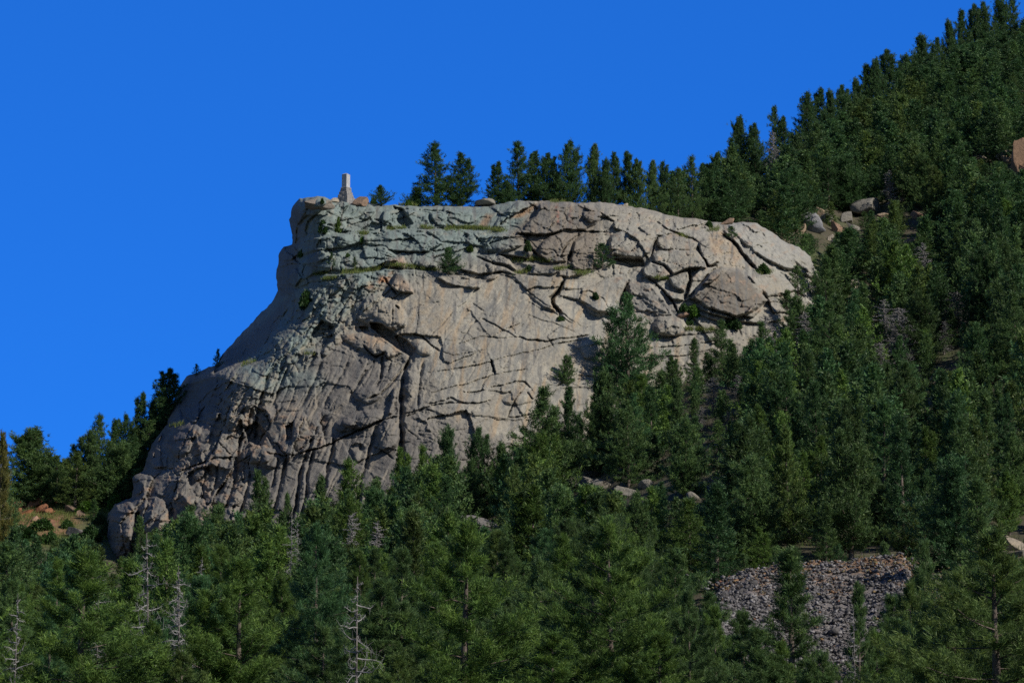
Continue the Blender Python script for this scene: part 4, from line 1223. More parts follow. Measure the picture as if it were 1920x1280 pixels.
# ------------------------------------------------------------------ scree slope of loose stones
def scree():
    us = np.linspace(1322, 1790, 110)
    top = np.interp(us, [1322,1360,1420,1480,1540,1600,1640,1690,1705,1760,1790], [1112,1086,1068,1059,1053,1052,1046,1043,1060,1080,1104]) + 5.0 * fbm(us / 24, us * 0, 4, 501)
    bot = np.interp(us, [1322,1400,1480,1560,1650,1720,1790], [1150,1230,1310,1350,1340,1250,1165])
    rows = []
    for s in np.linspace(0, 1, 60):
        D = 184 + 48 * s
        rows.append(np.stack(at(us, bot + (top - bot) * s ** 0.9, D + 0 * us), -1))
    for s in np.linspace(0.1, 1, 10):
        x, y, z = at(us, top, 232 + 0 * us)
        gz = ground_z(x, y + 16 * s)
        rows.append(np.stack([x, y + 16 * s, z * (1 - s * s) + (gz - 0.5) * s * s], -1))
    P = np.array(rows)
    X, Y = P[..., 0], P[..., 1]
    edge = np.minimum(1, np.minimum((us - 1322) / 30, (1790 - us) / 30))[None]
    P[..., 2] += (0.35 * fbm(X / 2.5, Y / 2.5, 3, 503) + 0.18 * fbm(X / 0.7, Y / 0.7, 2, 505))
    gz = ground_z(X, Y)
    P[..., 2] = np.where(edge < 1, gz - 0.3 + (P[..., 2] - gz + 0.3) * np.clip(edge, 0, 1) ** 0.6, P[..., 2])
    ny, nx = P.shape[:2]
    idx = np.arange(nx * ny).reshape(ny, nx)
    f = np.stack([idx[:-1, :-1], idx[:-1, 1:], idx[1:, 1:], idx[1:, :-1]], -1).reshape(-1, 4)
    c = np.zeros((ny, nx, 3)); c[:] = (0.15, 0.14, 0.138)
    sv = np.concatenate([np.linspace(0, 1, 60), np.full(10, 1.0)])[:, None] + 0 * us
    m = np.clip((sv - 0.80) * 6 + 2.0 * fbm(X / 3, Y / 3, 3, 507), 0, 1) * np.clip(sv * 3 - 1, 0, 1)
    m = np.maximum(m, np.clip((us - 1705) / 20, 0, 1)[None] * (sv > 0.5))
    c = c * (1 - m[..., None]) + np.array((0.19, 0.125, 0.08)) * m[..., None]
    sl = tag(link('scree_slope', mesh_np('scree_slope', P.reshape(-1, 3), f, [M_GROUND], False, c.reshape(-1, 3))), 'grey scree slope with an orange upper rim at lower right', 'scree', kind='structure')
    # loose stones
    r = np.random.default_rng(55)
    n = 38000
    j = r.integers(0, 60, n); i = r.integers(4, nx - 4, n)
    p = P[j, i] + r.normal(size=(n, 3)) * np.array([0.12, 0.25, 0.02])
    so = np.arange(n) > n - 5000            # strays rolled off the edge of the heap
    p[so, 0] += r.normal(size=so.sum()) * 1.6; p[so, 1] += r.normal(size=so.sum()) * 2.0
    gzs = ground_z(p[:, 0], p[:, 1])
    p[so, 2] = np.maximum(gzs[so], np.where(np.abs(p[so, 2] - gzs[so]) < 0.8, gzs[so], p[so, 2] - 0.2))
    size = 0.03 + 0.115 * r.random(n) ** 3.2
    size[:36] = 0.18 + 0.22 * r.random(36)
    corner = np.array([[x, y, z] for x in (-1, 1) for y in (-1, 1) for z in (-1, 1)], float)
    quad = np.array([[0, 1, 3, 2], [4, 6, 7, 5], [0, 4, 5, 1], [2, 3, 7, 6], [0, 2, 6, 4], [1, 5, 7, 3]])
    th = r.random(n) * 6.28; tl = r.normal(size=n) * 0.4
    k = corner[None] * (0.55 + 0.6 * r.random((n, 8, 1))) * np.stack([1 + r.random(n) * 0.7, 0.8 + 0.3 * r.random(n), 0.5 + 0.35 * r.random(n)], -1)[:, None]
    k = k * size[:, None, None]
    x = k[..., 0] * np.cos(tl)[:, None] - k[..., 2] * np.sin(tl)[:, None]; z = k[..., 0] * np.sin(tl)[:, None] + k[..., 2] * np.cos(tl)[:, None]
    y = k[..., 1]
    X2 = x * np.cos(th)[:, None] - y * np.sin(th)[:, None]; Y2 = x * np.sin(th)[:, None] + y * np.cos(th)[:, None]
    v = np.stack([X2, Y2, z], -1) + p[:, None] + np.array([0, 0, 0.03])
    f = (quad[None] + (np.arange(n) * 8)[:, None, None]).reshape(-1, 4)
    g = 0.07 + 0.19 * r.random(n) ** 2.0
    col = np.stack([g, g * 0.97, g * 0.98], -1)
    om = (r.random(n) < 0.02 + 0.25 * m[j, i])
    col[om] = np.stack([0.15 + 0.08 * r.random(n), 0.105 + 0.05 * r.random(n), 0.07 + 0 * g], -1)[om]
    me = mesh_np('loose_stones', v.reshape(-1, 3), f, [M_STONES], False, np.repeat(col, 8, 0))
    tag(link('loose_stones', me), 'grey and rusty loose stones covering the scree slope', 'stones', kind='stuff')
M_STONES = rock_material('loose_stone', use_attr=True, var=0.5, bump=0.4, fine=3.0)
scree()
LAND.append((1560, 1110, 'the scree slope'))

# ------------------------------------------------------------------ shrubs and grass
def shrub_template(seed, R, Hh):
    r = np.random.default_rng(seed)
    n = 420
    a = r.random(n) * 6.28; rad = np.sqrt(r.random(n)); hh = r.random(n)
    lob = 0.7 + 0.3 * np.sin(a * 3 + seed) + 0.15 * np.sin(a * 7)
    p = np.stack([R * rad * lob * np.cos(a) * (1 - 0.35 * hh), R * rad * lob * np.sin(a) * (1 - 0.35 * hh), Hh * hh * (1 - 0.55 * rad ** 2)], -1)
    m = 9
    P = np.repeat(p, m, 0); k = len(P)
    d = r.normal(size=(k, 3)) + np.array([0, 0, 0.5]); d /= np.linalg.norm(d, axis=1)[:, None]
    w = np.cross(d, r.normal(size=(k, 3))); w /= np.linalg.norm(w, axis=1)[:, None]
    L = 0.20 * Hh * (0.6 + r.random(k))[:, None]; W = 0.055 * Hh * (0.6 + r.random(k))[:, None]
    P = P + r.normal(size=(k, 3)) * 0.05
    v = np.stack([P, P + d * L * 0.5 + w * W, P + d * L, P + d * L * 0.5 - w * W], 1).reshape(-1, 3)
    t = np.repeat(0.7 + 0.5 * r.random(n), m)
    c = np.stack([t, t, t * 0.95], -1)
    leaf = mesh_np('foliage', v, np.arange(4 * k).reshape(k, 4), [M_LEAF], False, np.repeat(c, 4, 0))
    st = []
    for q in range(9):
        az = q * 0.7 + r.random(); el = 0.6 + 0.7 * r.random()
        e = np.array([math.cos(az) * math.cos(el), math.sin(az) * math.cos(el), math.sin(el)]) * Hh * 0.8
        st.append(tube_np([np.array([0, 0, -0.2]), e * 0.5 + [0, 0, 0.05], e], [0.03, 0.02, 0.01], 4))
    sv, sf = join_np(st)
    return dict(H=Hh, R=R, leaf=leaf, stems=mesh_np('stems', sv, sf, [M_BARK], True))
SHR = [shrub_template(301, 1.0, 1.1), shrub_template(302, 0.8, 1.4), shrub_template(303, 1.3, 0.9)]
def shrub(u, v, wpx, hpx, tint, label, cliff_=True, t=0, group=None):
    if cliff_:
        p = on_cliff(u, v + hpx * 0.5, -0.05); x, y, z = p
    else:
        x, y, z = ground_at(u, ground_D(u, v + hpx * 0.5, 300))
    tp = SHR[t]
    o = bpy.data.objects.new('shrub', None); COL.objects.link(o); o.location = (x, y, z - 0.05)
    s = wpx * y / F * 0.5 / tp['R']; sz = hpx * y / F / tp['H']
    o.scale = (s, s, sz); o.rotation_euler = (0, 0, random.random() * 6)
    c = link('foliage', tp['leaf'], o); c.color = (*tint, 1)
    link('stems', tp['stems'], o)
    tag(o, label, 'shrub', group)
    return o
BRI = (1.15, 1.2, 0.8); GRN = (0.7, 0.75, 0.8); GRY = (0.85, 0.72, 1.0); OLV = (1.1, 0.9, 0.8); DKG = (0.42, 0.5, 0.6)
shrub(1301, 582, 30, 22, BRI, 'bright green bush below the large dark boulder')
shrub(1284, 577, 30, 16, GRN, 'grey green bush left of the bright green bush', t=2)
shrub(1292, 602, 20, 12, GRN, 'low bush under the bright green bush', t=2)
shrub(1432, 503, 30, 18, GRN, 'round green bush in the hollow beneath the right dome')
shrub(1375, 606, 50, 20, DKG, 'wide dark bush at the foot of the large dark boulder', t=2)
shrub(1117, 554, 17, 13, DKG, 'small round dark bush on the pale slab left of the tall pine')
shrub(632, 418, 18, 30, OLV, 'olive bush in the crack below the monument', t=1)
shrub(606, 424, 18, 22, DKG, 'dark olive bush under the tower boulder', t=1)
shrub(680, 448, 18, 11, BRI, 'bright yellow green bush on the ledge below the monument', t=2)
shrub(566, 474, 20, 14, OLV, 'olive bush on the left brow of the second ledge', t=2)
shrub(652, 478, 14, 9, GRN, 'low green bush above the tan slab', t=2)
shrub(990, 460, 15, 18, GRY, 'grey sage bush right of the rounded block', t=1)
shrub(1330, 420, 16, 12, GRN, 'green bush on the rim above the orange crumbled rock', t=1)
shrub(882, 465, 14, 12, OLV, 'small olive bush on the middle ledge', t=1)
shrub(992, 502, 22, 12, DKG, 'dark low bush on the grassy ledge below the rounded block', t=2)
shrub(575, 560, 40, 30, DKG, 'dark bushy juniper on the shaded left shoulder', t=0)
shrub(604, 376, 8, 9, DKG, 'tiny dark bush left of the monument', t=1)
shrub(765, 380, 14, 10, BRI, 'small bright bush on the cliff rim left of the pine pair', t=1)
shrub(700, 376, 16, 12, OLV, 'olive bush between perched boulder and small pine', t=0)
shrub(1050, 596, 20, 9, GRN, 'low green bush at the end of the dark slot', t=2)
shrub(1245, 520, 22, 7, OLV, 'thin olive tuft of bush in the block joint', t=2)
mead = [(190, 918, 50, 26, GRN, 'broad green bush beside the cliff at the meadow top'), (222, 908, 40, 30, BRI, 'tall bright bush between meadow and cliff buttress'),
        (150, 928, 40, 18, GRN, 'green bush in the middle of the meadow'), (105, 915, 46, 16, DKG, 'dark low bush under the left skyline pines'),
        (165, 955, 44, 20, BRI, 'bright bush right of the brown meadow rock'), (215, 945, 40, 30, BRI, 'bright green bush touching the left buttress'),
        (80, 985, 50, 20, GRN, 'bush below the rust red heap'), (20, 940, 36, 22, DKG, 'dark bush left of the rust red heap'),
        (188, 975, 36, 20, DKG, 'dark bush low in the meadow near the buttress'), (125, 982, 30, 16, GRN, 'small bush above the grey meadow boulder'),
        (45, 1000, 60, 26, DKG, 'wide dark bush below the rust heap at the forest edge'), (95, 1006, 46, 22, GRN, 'green bush left of the grey meadow boulder'),
        (172, 1002, 50, 26, DKG, 'dark bush right of the grey meadow boulder'), (10, 972, 44, 24, GRN, 'green bush at the left picture edge by the meadow'),
        (205, 992, 40, 30, DKG, 'dark bush at the foot of the left buttress'), (30, 918, 40, 22, DKG, 'dark bush at the foot of the round-topped pine')]
for i, (u, v, w_, h_, t_, lb) in enumerate(mead):
    shrub(u, v, w_, h_, t_, lb, False, i % 3)

def grass_np(points, hgt, seed, per=9, spread=0.25):
    r = np.random.default_rng(seed)
    P = np.repeat(np.array(points), per, 0); n = len(P)
    P = P + r.normal(size=(n, 3)) * np.array([spread, spread, 0.04])
    d = np.stack([r.normal(size=n) * 0.45, r.normal(size=n) * 0.45, np.ones(n)], -1); d /= np.linalg.norm(d, axis=1)[:, None]
    L = hgt * (0.5 + 0.8 * r.random(n))[:, None]
    w = np.stack([np.cos(r.random(n) * 6.28), np.sin(r.random(n) * 6.28), np.zeros(n)], -1) * 0.035
    v = np.stack([P - w, P + w, P + d * L + w * 0.1, P + d * L - w * 0.1], 1).reshape(-1, 3)
    t = 0.65 + 0.6 * r.random(n); y = r.random(n)
    c = np.stack([t * (0.75 + 0.5 * y), t, t * 0.9], -1)
    return v, np.repeat(c, 4, 0)
lines = [([(835, 430), (880, 428), (945, 432)], 2.2, 1.0), ([(725, 430), (760, 427)], 1.5, .6), ([(790, 427), (812, 429)], 1.5, .8), ([(715, 500), (760, 499), (800, 505)], 1.8, .7), ([(640, 512), (690, 508), (718, 502)], 2.2, .8),
 ([(590, 515), (612, 513)], 2, .8), ([(790, 504), (820, 508)], 1.5, .6), ([(962, 489), (1000, 487), (1032, 491)], 2, .8), ([(966, 512), (990, 511)], 1.5, .6), ([(1042, 504), (1070, 503)], 2, .7),
 ([(1078, 512), (1110, 512)], 2, .7), ([(1228, 521), (1250, 523)], 1.5, .6), ([(1270, 440), (1290, 444)], 1.5, .6), ([(1425, 512), (1445, 510)], 2, .7), ([(1282, 618), (1340, 619)], 2, .7), ([(605, 525), (635, 520)], 1.6, .6),
 ([(672, 440), (690, 436)], 2, .7), ([(1030, 378), (1060, 379)], 1, .4), ([(750, 384), (780, 385)], 1, .5), ([(320, 800), (345, 796)], 2, .5), ([(455, 684), (480, 676)], 2, .5), ([(575, 664), (590, 664)], 2, .4), ([(1330, 432), (1350, 430)], 2, .6)]
pts = []
gr = np.random.default_rng(77)
for ln, jit, dens in lines:
    for (a, b) in zip(ln[:-1], ln[1:]):
        L = math.hypot(b[0] - a[0], b[1] - a[1])
        for q in range(int(L * 2.4 * dens)):
            t = gr.random()
            p = on_cliff(a[0] + (b[0] - a[0]) * t, a[1] + (b[1] - a[1]) * t + gr.normal() * jit, -0.1)
            pts.append(p[:])
v, c = grass_np(pts, 0.5, 401)
tag(link('grass', mesh_np('grass', v, np.arange(len(v)).reshape(-1, 4), [M_GRASS], False, c)), 'green and yellow grass growing along the cliff ledges', 'grass', kind='stuff')
u = gr.uniform(-40, 262, 5200); D = gr.uniform(398, 446, 5200)
ok = fbm(u / 22.0, D / 9.0, 2, 521) > -0.12
u, D = u[ok], D[ok]; x = (u - 960) / F * D
pts = np.stack([x, D, ground_z(x, D) - 0.02], -1)
v, c = grass_np(pts, 0.55, 403, 7, 0.35)
tag(link('meadow_grass', mesh_np('meadow_grass', v, np.arange(len(v)).reshape(-1, 4), [M_GRASS], False, c)), 'grass covering the small meadow at left', 'grass', kind='stuff')

D = gr.uniform(125, 600, 26000); u = gr.uniform(-40, 1960, 26000)
ok = ~((u > 1300) & (u < 1810) & (D > 178) & (D < 252))
ok &= ~((u > 250) & (u < 1540) & (D > np.interp(u, [250, 1000, 1300, 1540], [372, 380, 402, 425])) & (D < 440))
ok &= fbm(u / 40.0, D / 8.0, 2, 531) > -0.1
u, D = u[ok], D[ok]; x = (u - 960) / F * D
pts = np.stack([x, D, ground_z(x, D) - 0.02], -1)
v, c = grass_np(pts, 0.75, 405, 5, 0.4)
c = c * np.array([0.5, 0.55, 0.55])
tag(link('undergrowth', mesh_np('undergrowth', v, np.arange(len(v)).reshape(-1, 4), [M_GRASS], False, c)), 'low dark green undergrowth on the forest floor', 'undergrowth', kind='stuff')

# ------------------------------------------------------------------ trees set one by one
TINT = {'green': (1, 1, 1), 'dark green': (0.68, 0.80, 0.85), 'blue-green': (0.76, 0.96, 1.12), 'bright green': (1.22, 1.20, 0.82), 'olive green': (1.2, 1.05, 0.88), 'rust-tinged': (1.7, 0.95, 0.8)}
SHAPE = ['conical', 'twin-topped', 'narrow', 'bushy', 'very slim', 'open-crowned', 'broad', 'thin']
PLACED = []      # u, vtop, vbase, halfwidth px, D, fixed?
def T(u, vtop, D, wpx, label, k=0, tint='green', base=None, kind='mid', group=None, land=None, rot=None):
    if base is not None:
        p = on_cliff(u, base, 0.1); x, y, z = p; D = p.y
    else:
        x, y, z = ground_at(u, D)
    tp = (TPL[kind][k % len(TPL[kind])] if kind in TPL else SMALL[k % 3] if kind == 'small' else DEAD[k % 3] if kind == 'dead' else SNAG[k % 2])
    zt = float(at(u, vtop, D)[2])
    h = max(zt - z, 0.6) / 0.985
    wide = (wpx / 2 * D / F) / (h / tp['H'] * tp['R'] * 0.80) if wpx else 1.0
    if kind == 'near': wide *= 1.35
    wide = min(max(wide, 0.45), 2.2)
    nm = 'dead_tree' if kind in ('dead', 'snag') else 'pine_tree'
    t3 = np.array(TINT[tint]) * (0.92 + 0.16 * random.random())
    o = put_tree(x, y, z, h, tp, tuple(t3), rot, wide, label, group, nm, cat='dead tree' if nm == 'dead_tree' else 'pine tree')
    vb = float(pix(x, y, z)[1])
    if kind == 'dead': CLEAR.append((u - wpx * 0.28, u + wpx * 0.28, vtop, vtop + 0.4 * (vb - vtop), D - 1))
    PLACED.append((u, vtop, vb, wide * h / tp['H'] * tp['R'] * F / D, D))
    if land: LAND.append((u, vtop + 0.35 * (vb - vtop), land))
    return o

G1 = 'pines along the cliff top'
for (u, vt, D, w_, k, ti, lb, ld) in [
 (818, 272, 446, 80, 0, 'dark green', 'taller left pine of the isolated pair on the cliff top', 'the isolated pine pair'),
 (863, 290, 447, 76, 6, 'dark green', 'shorter right pine of the isolated pair on the cliff top', None),
 (778, 352, 445, 36, 3, 'dark green', 'low bushy pine at the left foot of the isolated pair', None),
 (934, 306, 445, 40, 2, 'dark green', 'slim pine standing first right of the cliff-top gap', None),
 (950, 345, 444, 34, 3, 'dark green', 'short bushy pine between slim first pine and tall broad pine', None),
 (973, 269, 447, 68, 0, 'dark green', 'tallest broad pine of the row right of the gap', 'the tallest broad cliff-top pine'),
 (1001, 287, 450, 42, 2, 'dark green', 'narrow pine tucked behind the tallest broad cliff-top pine', None),
 (1023, 291, 446, 54, 5, 'dark green', 'open-crowned pine second right of the tallest broad pine', None),
 (1047, 325, 445, 32, 3, 'dark green', 'small pine left of the spire-topped pine', None),
 (1068, 270, 446, 58, 1, 'dark green', 'spire-topped pine with a side leader mid row', 'the spire-topped pine'),
 (1114, 275, 447, 44, 5, 'green', 'ragged-topped pine right of the sky gap beside the spire', None),
 (1133, 303, 446, 36, 3, 'dark green', 'lower pine between the ragged-topped pine and the close pair', None),
 (1151, 288, 448, 36, 2, 'dark green', 'left pine of the close pair right of mid row', None),
 (1172, 287, 449, 38, 2, 'dark green', 'right pine of the close pair right of mid row', None),
 (1197, 302, 447, 42, 5, 'green', 'loose pine with gappy crown right of the close pair', None),
 (1225, 305, 450, 40, 5, 'green', 'round-topped pine in the right part of the row', None),
 (1246, 308, 452, 40, 1, 'dark green', 'twin-topped pine before the row meets the hillside', None),
 (1271, 318, 452, 48, 0, 'green', 'shorter conical pine left of the pointed hillside pine', None),
 (1298, 296, 455, 52, 0, 'green', 'pointed pine where cliff-top row meets the wooded hillside', 'the pointed pine above the cliff'),
 (1326, 318, 458, 42, 2, 'dark green', 'narrow pine just right of the pointed hillside pine', None)]:
    T(u, vt, D, w_, lb, k, ti, None, 'mid', G1, ld)
G2 = 'pines on the right skyline'
for (u, vt, D, w_, k, ti, lb, ld) in [
 (1345, 290, 515, 40, 3, 'dark green', 'low pine at the foot of the right skyline', None),
 (1370, 262, 522, 46, 0, 'dark green', 'mid-height pine left of the first tall skyline clump', None),
 (1391, 225, 528, 46, 3, 'dark green', 'tallest pine of the first skyline clump right of the cliff', 'the first skyline clump'),
 (1416, 236, 526, 44, 5, 'dark green', 'right pine of the first skyline clump', None),
 (1459, 203, 540, 46, 0, 'dark green', 'pointed pine alone between the first two skyline clumps', 'the lone pointed skyline pine'),
 (1472, 222, 540, 36, 2, 'dark green', 'shorter pine leaning on the lone pointed skyline pine', None),
 (1508, 178, 560, 60, 1, 'dark green', 'twin-topped pine beginning the second skyline clump', 'the second skyline clump'),
 (1541, 170, 572, 44, 2, 'dark green', 'narrow pine in the second skyline clump', None),
 (1558, 176, 572, 44, 3, 'dark green', 'bushy pine right of the narrow one in the second clump', None),
 (1580, 165, 582, 50, 5, 'dark green', 'rounded pine ending the second skyline clump', None),
 (1602, 152, 590, 44, 3, 'dark green', 'pine in the low notch of the upper skyline', None),
 (1626, 125, 592, 46, 2, 'dark green', 'narrow pine stepping up to the upper skyline', None),
 (1650, 118, 592, 48, 3, 'dark green', 'bushy pine just below the square-topped skyline pine', None),
 (1673, 97, 602, 60, 5, 'dark green', 'square-topped pine standing above its skyline neighbours', 'the square-topped skyline pine'),
 (1700, 108, 618, 50, 3, 'dark green', 'pine right of the square-topped skyline pine', None),
 (1728, 72, 632, 60, 3, 'dark green', 'round dark pine high on the skyline', 'the round dark skyline pine'),
 (1757, 74, 640, 50, 6, 'dark green', 'broad pine right of the round dark skyline pine', None),
 (1785, 48, 645, 48, 3, 'dark green', 'bushy pine below the topmost skyline trees', None),
 (1806, 24, 648, 44, 2, 'dark green', 'narrow pine at the left end of the topmost skyline group', None),
 (1830, 12, 650, 46, 5, 'dark green', 'pine with open crown in the topmost skyline group', 'the topmost skyline group'),
 (1853, 9, 652, 46, 1, 'dark green', 'twin-topped pine in the topmost skyline group', None),
 (1880, 2, 658, 50, 3, 'dark green', 'pine second from the right edge on the skyline', None),
 (1903, -6, 660, 50, 0, 'dark green', 'pine cut by the upper right picture corner', None)]:
    T(u, vt, D, w_, lb, k, ti, None, 'mid', G2, ld)
G3 = 'pines on the left skyline'
for (u, vt, D, w_, k, ti, lb, ld) in [
 (60, 810, 431, 118, 3, 'green', 'big round-topped pine standing against the sky at left', 'the big round-topped left pine'),
 (88, 850, 432, 70, 5, 'green', 'pine merged into the right side of the round-topped pine', None),
 (-6, 822, 363, 44, 2, 'rust-tinged', 'rust-tinged pine cut by the left picture edge', 'the rust-tinged pine at the left edge'),
 (122, 862, 431, 52, 3, 'green', 'low pine in the dip between the left skyline groups', None),
 (150, 822, 432, 70, 6, 'green', 'broad pine at the left end of the dense skyline group', None),
 (186, 783, 433, 62, 0, 'green', 'tallest pine of the dense left skyline group', 'the tallest left skyline pine'),
 (212, 791, 433, 44, 2, 'dark green', 'narrow pine right of the tallest left skyline pine', None),
 (233, 782, 434, 50, 1, 'dark green', 'twin-topped pine nearest the cliff in the dense left group', None),
 (255, 806, 434, 50, 3, 'green', 'bushy pine below the two slim pines left of the cliff', None),
 (265, 743, 436, 44, 2, 'dark green', 'slim pine left of the highest left skyline pine', None),
 (288, 752, 437, 40, 3, 'dark green', 'short bushy pine between slim pine and highest pine', None),
 (316, 694, 437, 66, 5, 'dark green', 'highest pine on the left skyline against the cliff side', 'the highest left skyline pine'),
 (106, 856, 427, 60, 6, 'green', 'broad low pine right of the round-topped pair', None),
 (168, 812, 430, 60, 1, 'green', 'twin-topped pine left of the tallest left skyline pine', None),
 (200, 830, 424, 70, 6, 'green', 'broad pine in front of the tallest left skyline pine', None),
 (140, 850, 423, 70, 0, 'olive green', 'olive conical pine at the front left of the dense group', None),
 (228, 835, 424, 70, 3, 'green', 'bushy pine in front of the twin-topped one near the cliff', None),
 (250, 822, 427, 60, 0, 'dark green', 'dark conical pine tucked against the cliff foot at left', None),
 (276, 790, 431, 60, 6, 'green', 'broad pine below the highest left skyline pine', None),
 (300, 745, 434, 50, 1, 'dark green', 'dark twin-topped pine left under the highest skyline pine', None),
 (8, 868, 404, 50, 0, 'green', 'conical pine in front of the round-topped pine at left', None),
 (-8, 905, 385, 60, 3, 'green', 'bushy pine low at the left picture edge', None),
 (176, 935, 415, 26, 4, 'dark green', 'small dark slim pine standing in the meadow', None)]:
    T(u, vt, D, w_, lb, k, ti, None, 'mid', G3, ld)
# on the rock
T(1178, 556, 0, 118, 'tall blue-green pine standing in front of the cliff face', 6, 'blue-green', 760, 'mid', None, 'the tall blue-green pine')
T(1064, 668, 0, 34, 'sparse forked young pine on the main cliff face', 1, 'green', 724, 'small', None, 'the forked pine on the cliff face')
T(840, 466, 0, 38, 'bushy young pine on the middle ledge of the cliff', 1, 'dark green', 516, 'small')
T(1130, 458, 0, 40, 'young pine on the ledge below the brown blocks', 0, 'dark green', 506, 'small')
T(621, 473, 0, 11, 'thin sapling on the tan slab left of its twin', 2, 'dark green', 500, 'small')
T(665, 481, 0, 8, 'tiny sapling casting a thin shadow on the tan slab', 2, 'dark green', 500, 'small')
T(715, 349, 0, 34, 'small bushy pine on the cliff top right of the monument', 1, 'dark green', 386, 'small')
T(408, 655, 0, 13, 'tiny pine on the left shoulder of the cliff', 2, 'dark green', 690, 'small')
T(368, 682, 0, 11, 'tiniest pine on the left shoulder below the other', 2, 'dark green', 704, 'small')
T(1372, 424, 0, 20, 'small pine growing out of the right rim of the cliff', 0, 'green', 446, 'small')
T(1497, 500, 0, 34, 'green pine against the right end of the cliff dome', 3, 'green', 556, 'small')
T(1398, 1040, 238, 34, 'small green pine on the rear rim at the left of the scree', 0, 'green', None, 'small')
T(1462, 1026, 239, 40, 'bushy small pine on the rear rim of the scree left of middle', 1, 'green', None, 'small')
T(1574, 1022, 239, 36, 'small dark pine on the rear rim at the middle of the scree', 0, 'dark green', None, 'small')
T(1662, 1018, 238, 40, 'bushy small pine on the rear rim at the right of the scree', 1, 'green', None, 'small')
T(1712, 1046, 232, 44, 'small olive pine at the right shoulder of the scree', 1, 'olive green', None, 'small')
T(1475, 545, 0, 30, 'bushy pine in the notch right of the pale slab', 1, 'green', 590, 'small')
G4 = 'pines along the foot of the cliff'
for (u, vt, D, w_, k, ti, lb, ld) in [
 (1015, 733, 358, 130, 6, 'green', 'big broad pine with swept top before the cliff middle', 'the big broad pine before the cliff'),
 (1068, 730, 372, 52, 2, 'dark green', 'slim dark pine right of the big broad pine', None),
 (1135, 705, 366, 80, 3, 'green', 'bushy pine below left of the tall blue-green pine', None),
 (1205, 705, 372, 80, 0, 'bright green', 'bright pine at the right foot of the tall blue-green pine', None),
 (1263, 672, 382, 44, 5, 'green', 'pine with open crown before the banded cliff foot', None),
 (1301, 638, 388, 28, 4, 'green', 'very slim pine against the banded rock at cliff right', 'the very slim pine at the cliff right'),
 (1352, 604, 394, 54, 0, 'green', 'pointed pine under the large dark boulder', None),
 (1428, 606, 386, 52, 0, 'green', 'conical pine in front of the cliff right foot', None),
 (1492, 560, 400, 60, 3, 'green', 'bushy pine covering the cliff right corner', None),
 (1548, 486, 412, 76, 0, 'green', 'tall pine just past the cliff right end', 'the tall pine past the cliff end'),
 (1240, 700, 376, 40, 4, 'green', 'slim pine between bright pine and open-crowned pine', None),
 (640, 868, 366, 84, 0, 'bright green', 'conical bright pine at the foot of the long flutes', 'the bright pine at the flute foot'),
 (603, 896, 366, 46, 2, 'green', 'narrow pine left of the bright pine at flute foot', None),
 (705, 905, 366, 66, 3, 'green', 'bushy pine right of the bright pine at flute foot', None),
 (745, 846, 368, 56, 2, 'bright green', 'narrow pine below the deep central chute', 'the narrow pine below the chute'),
 (788, 841, 370, 56, 0, 'bright green', 'pointed pine right of the one below the chute', None),
 (842, 812, 372, 62, 3, 'dark green', 'dark bushy pine left of the twin at the cliff foot', None),
 (895, 808, 373, 62, 1, 'dark green', 'dark twin-topped pine below the lower main face', 'the dark twin-topped pine'),
 (936, 838, 372, 60, 3, 'green', 'bushy pine left of the big broad pine', None),
 (487, 890, 372, 60, 2, 'green', 'pine standing tall before the fluted lower left rock', 'the pine before the lower left rock'),
 (540, 930, 371, 26, 4, 'green', 'very slim pine in front of the two deepest flutes', None),
 (412, 955, 366, 80, 3, 'green', 'bushy pine below the curved lower left slab', None),
 (350, 952, 372, 70, 0, 'green', 'conical pine right of the far left buttress', None),
 (262, 972, 372, 40, 2, 'green', 'narrow pine before the far left buttress', None),
 (455, 975, 362, 70, 5, 'olive green', 'olive pine under the pine before the lower left rock', None)]:
    T(u, vt, D, w_, lb, k, ti, None, 'mid', G4, ld)
G5 = 'large pines in the foreground'
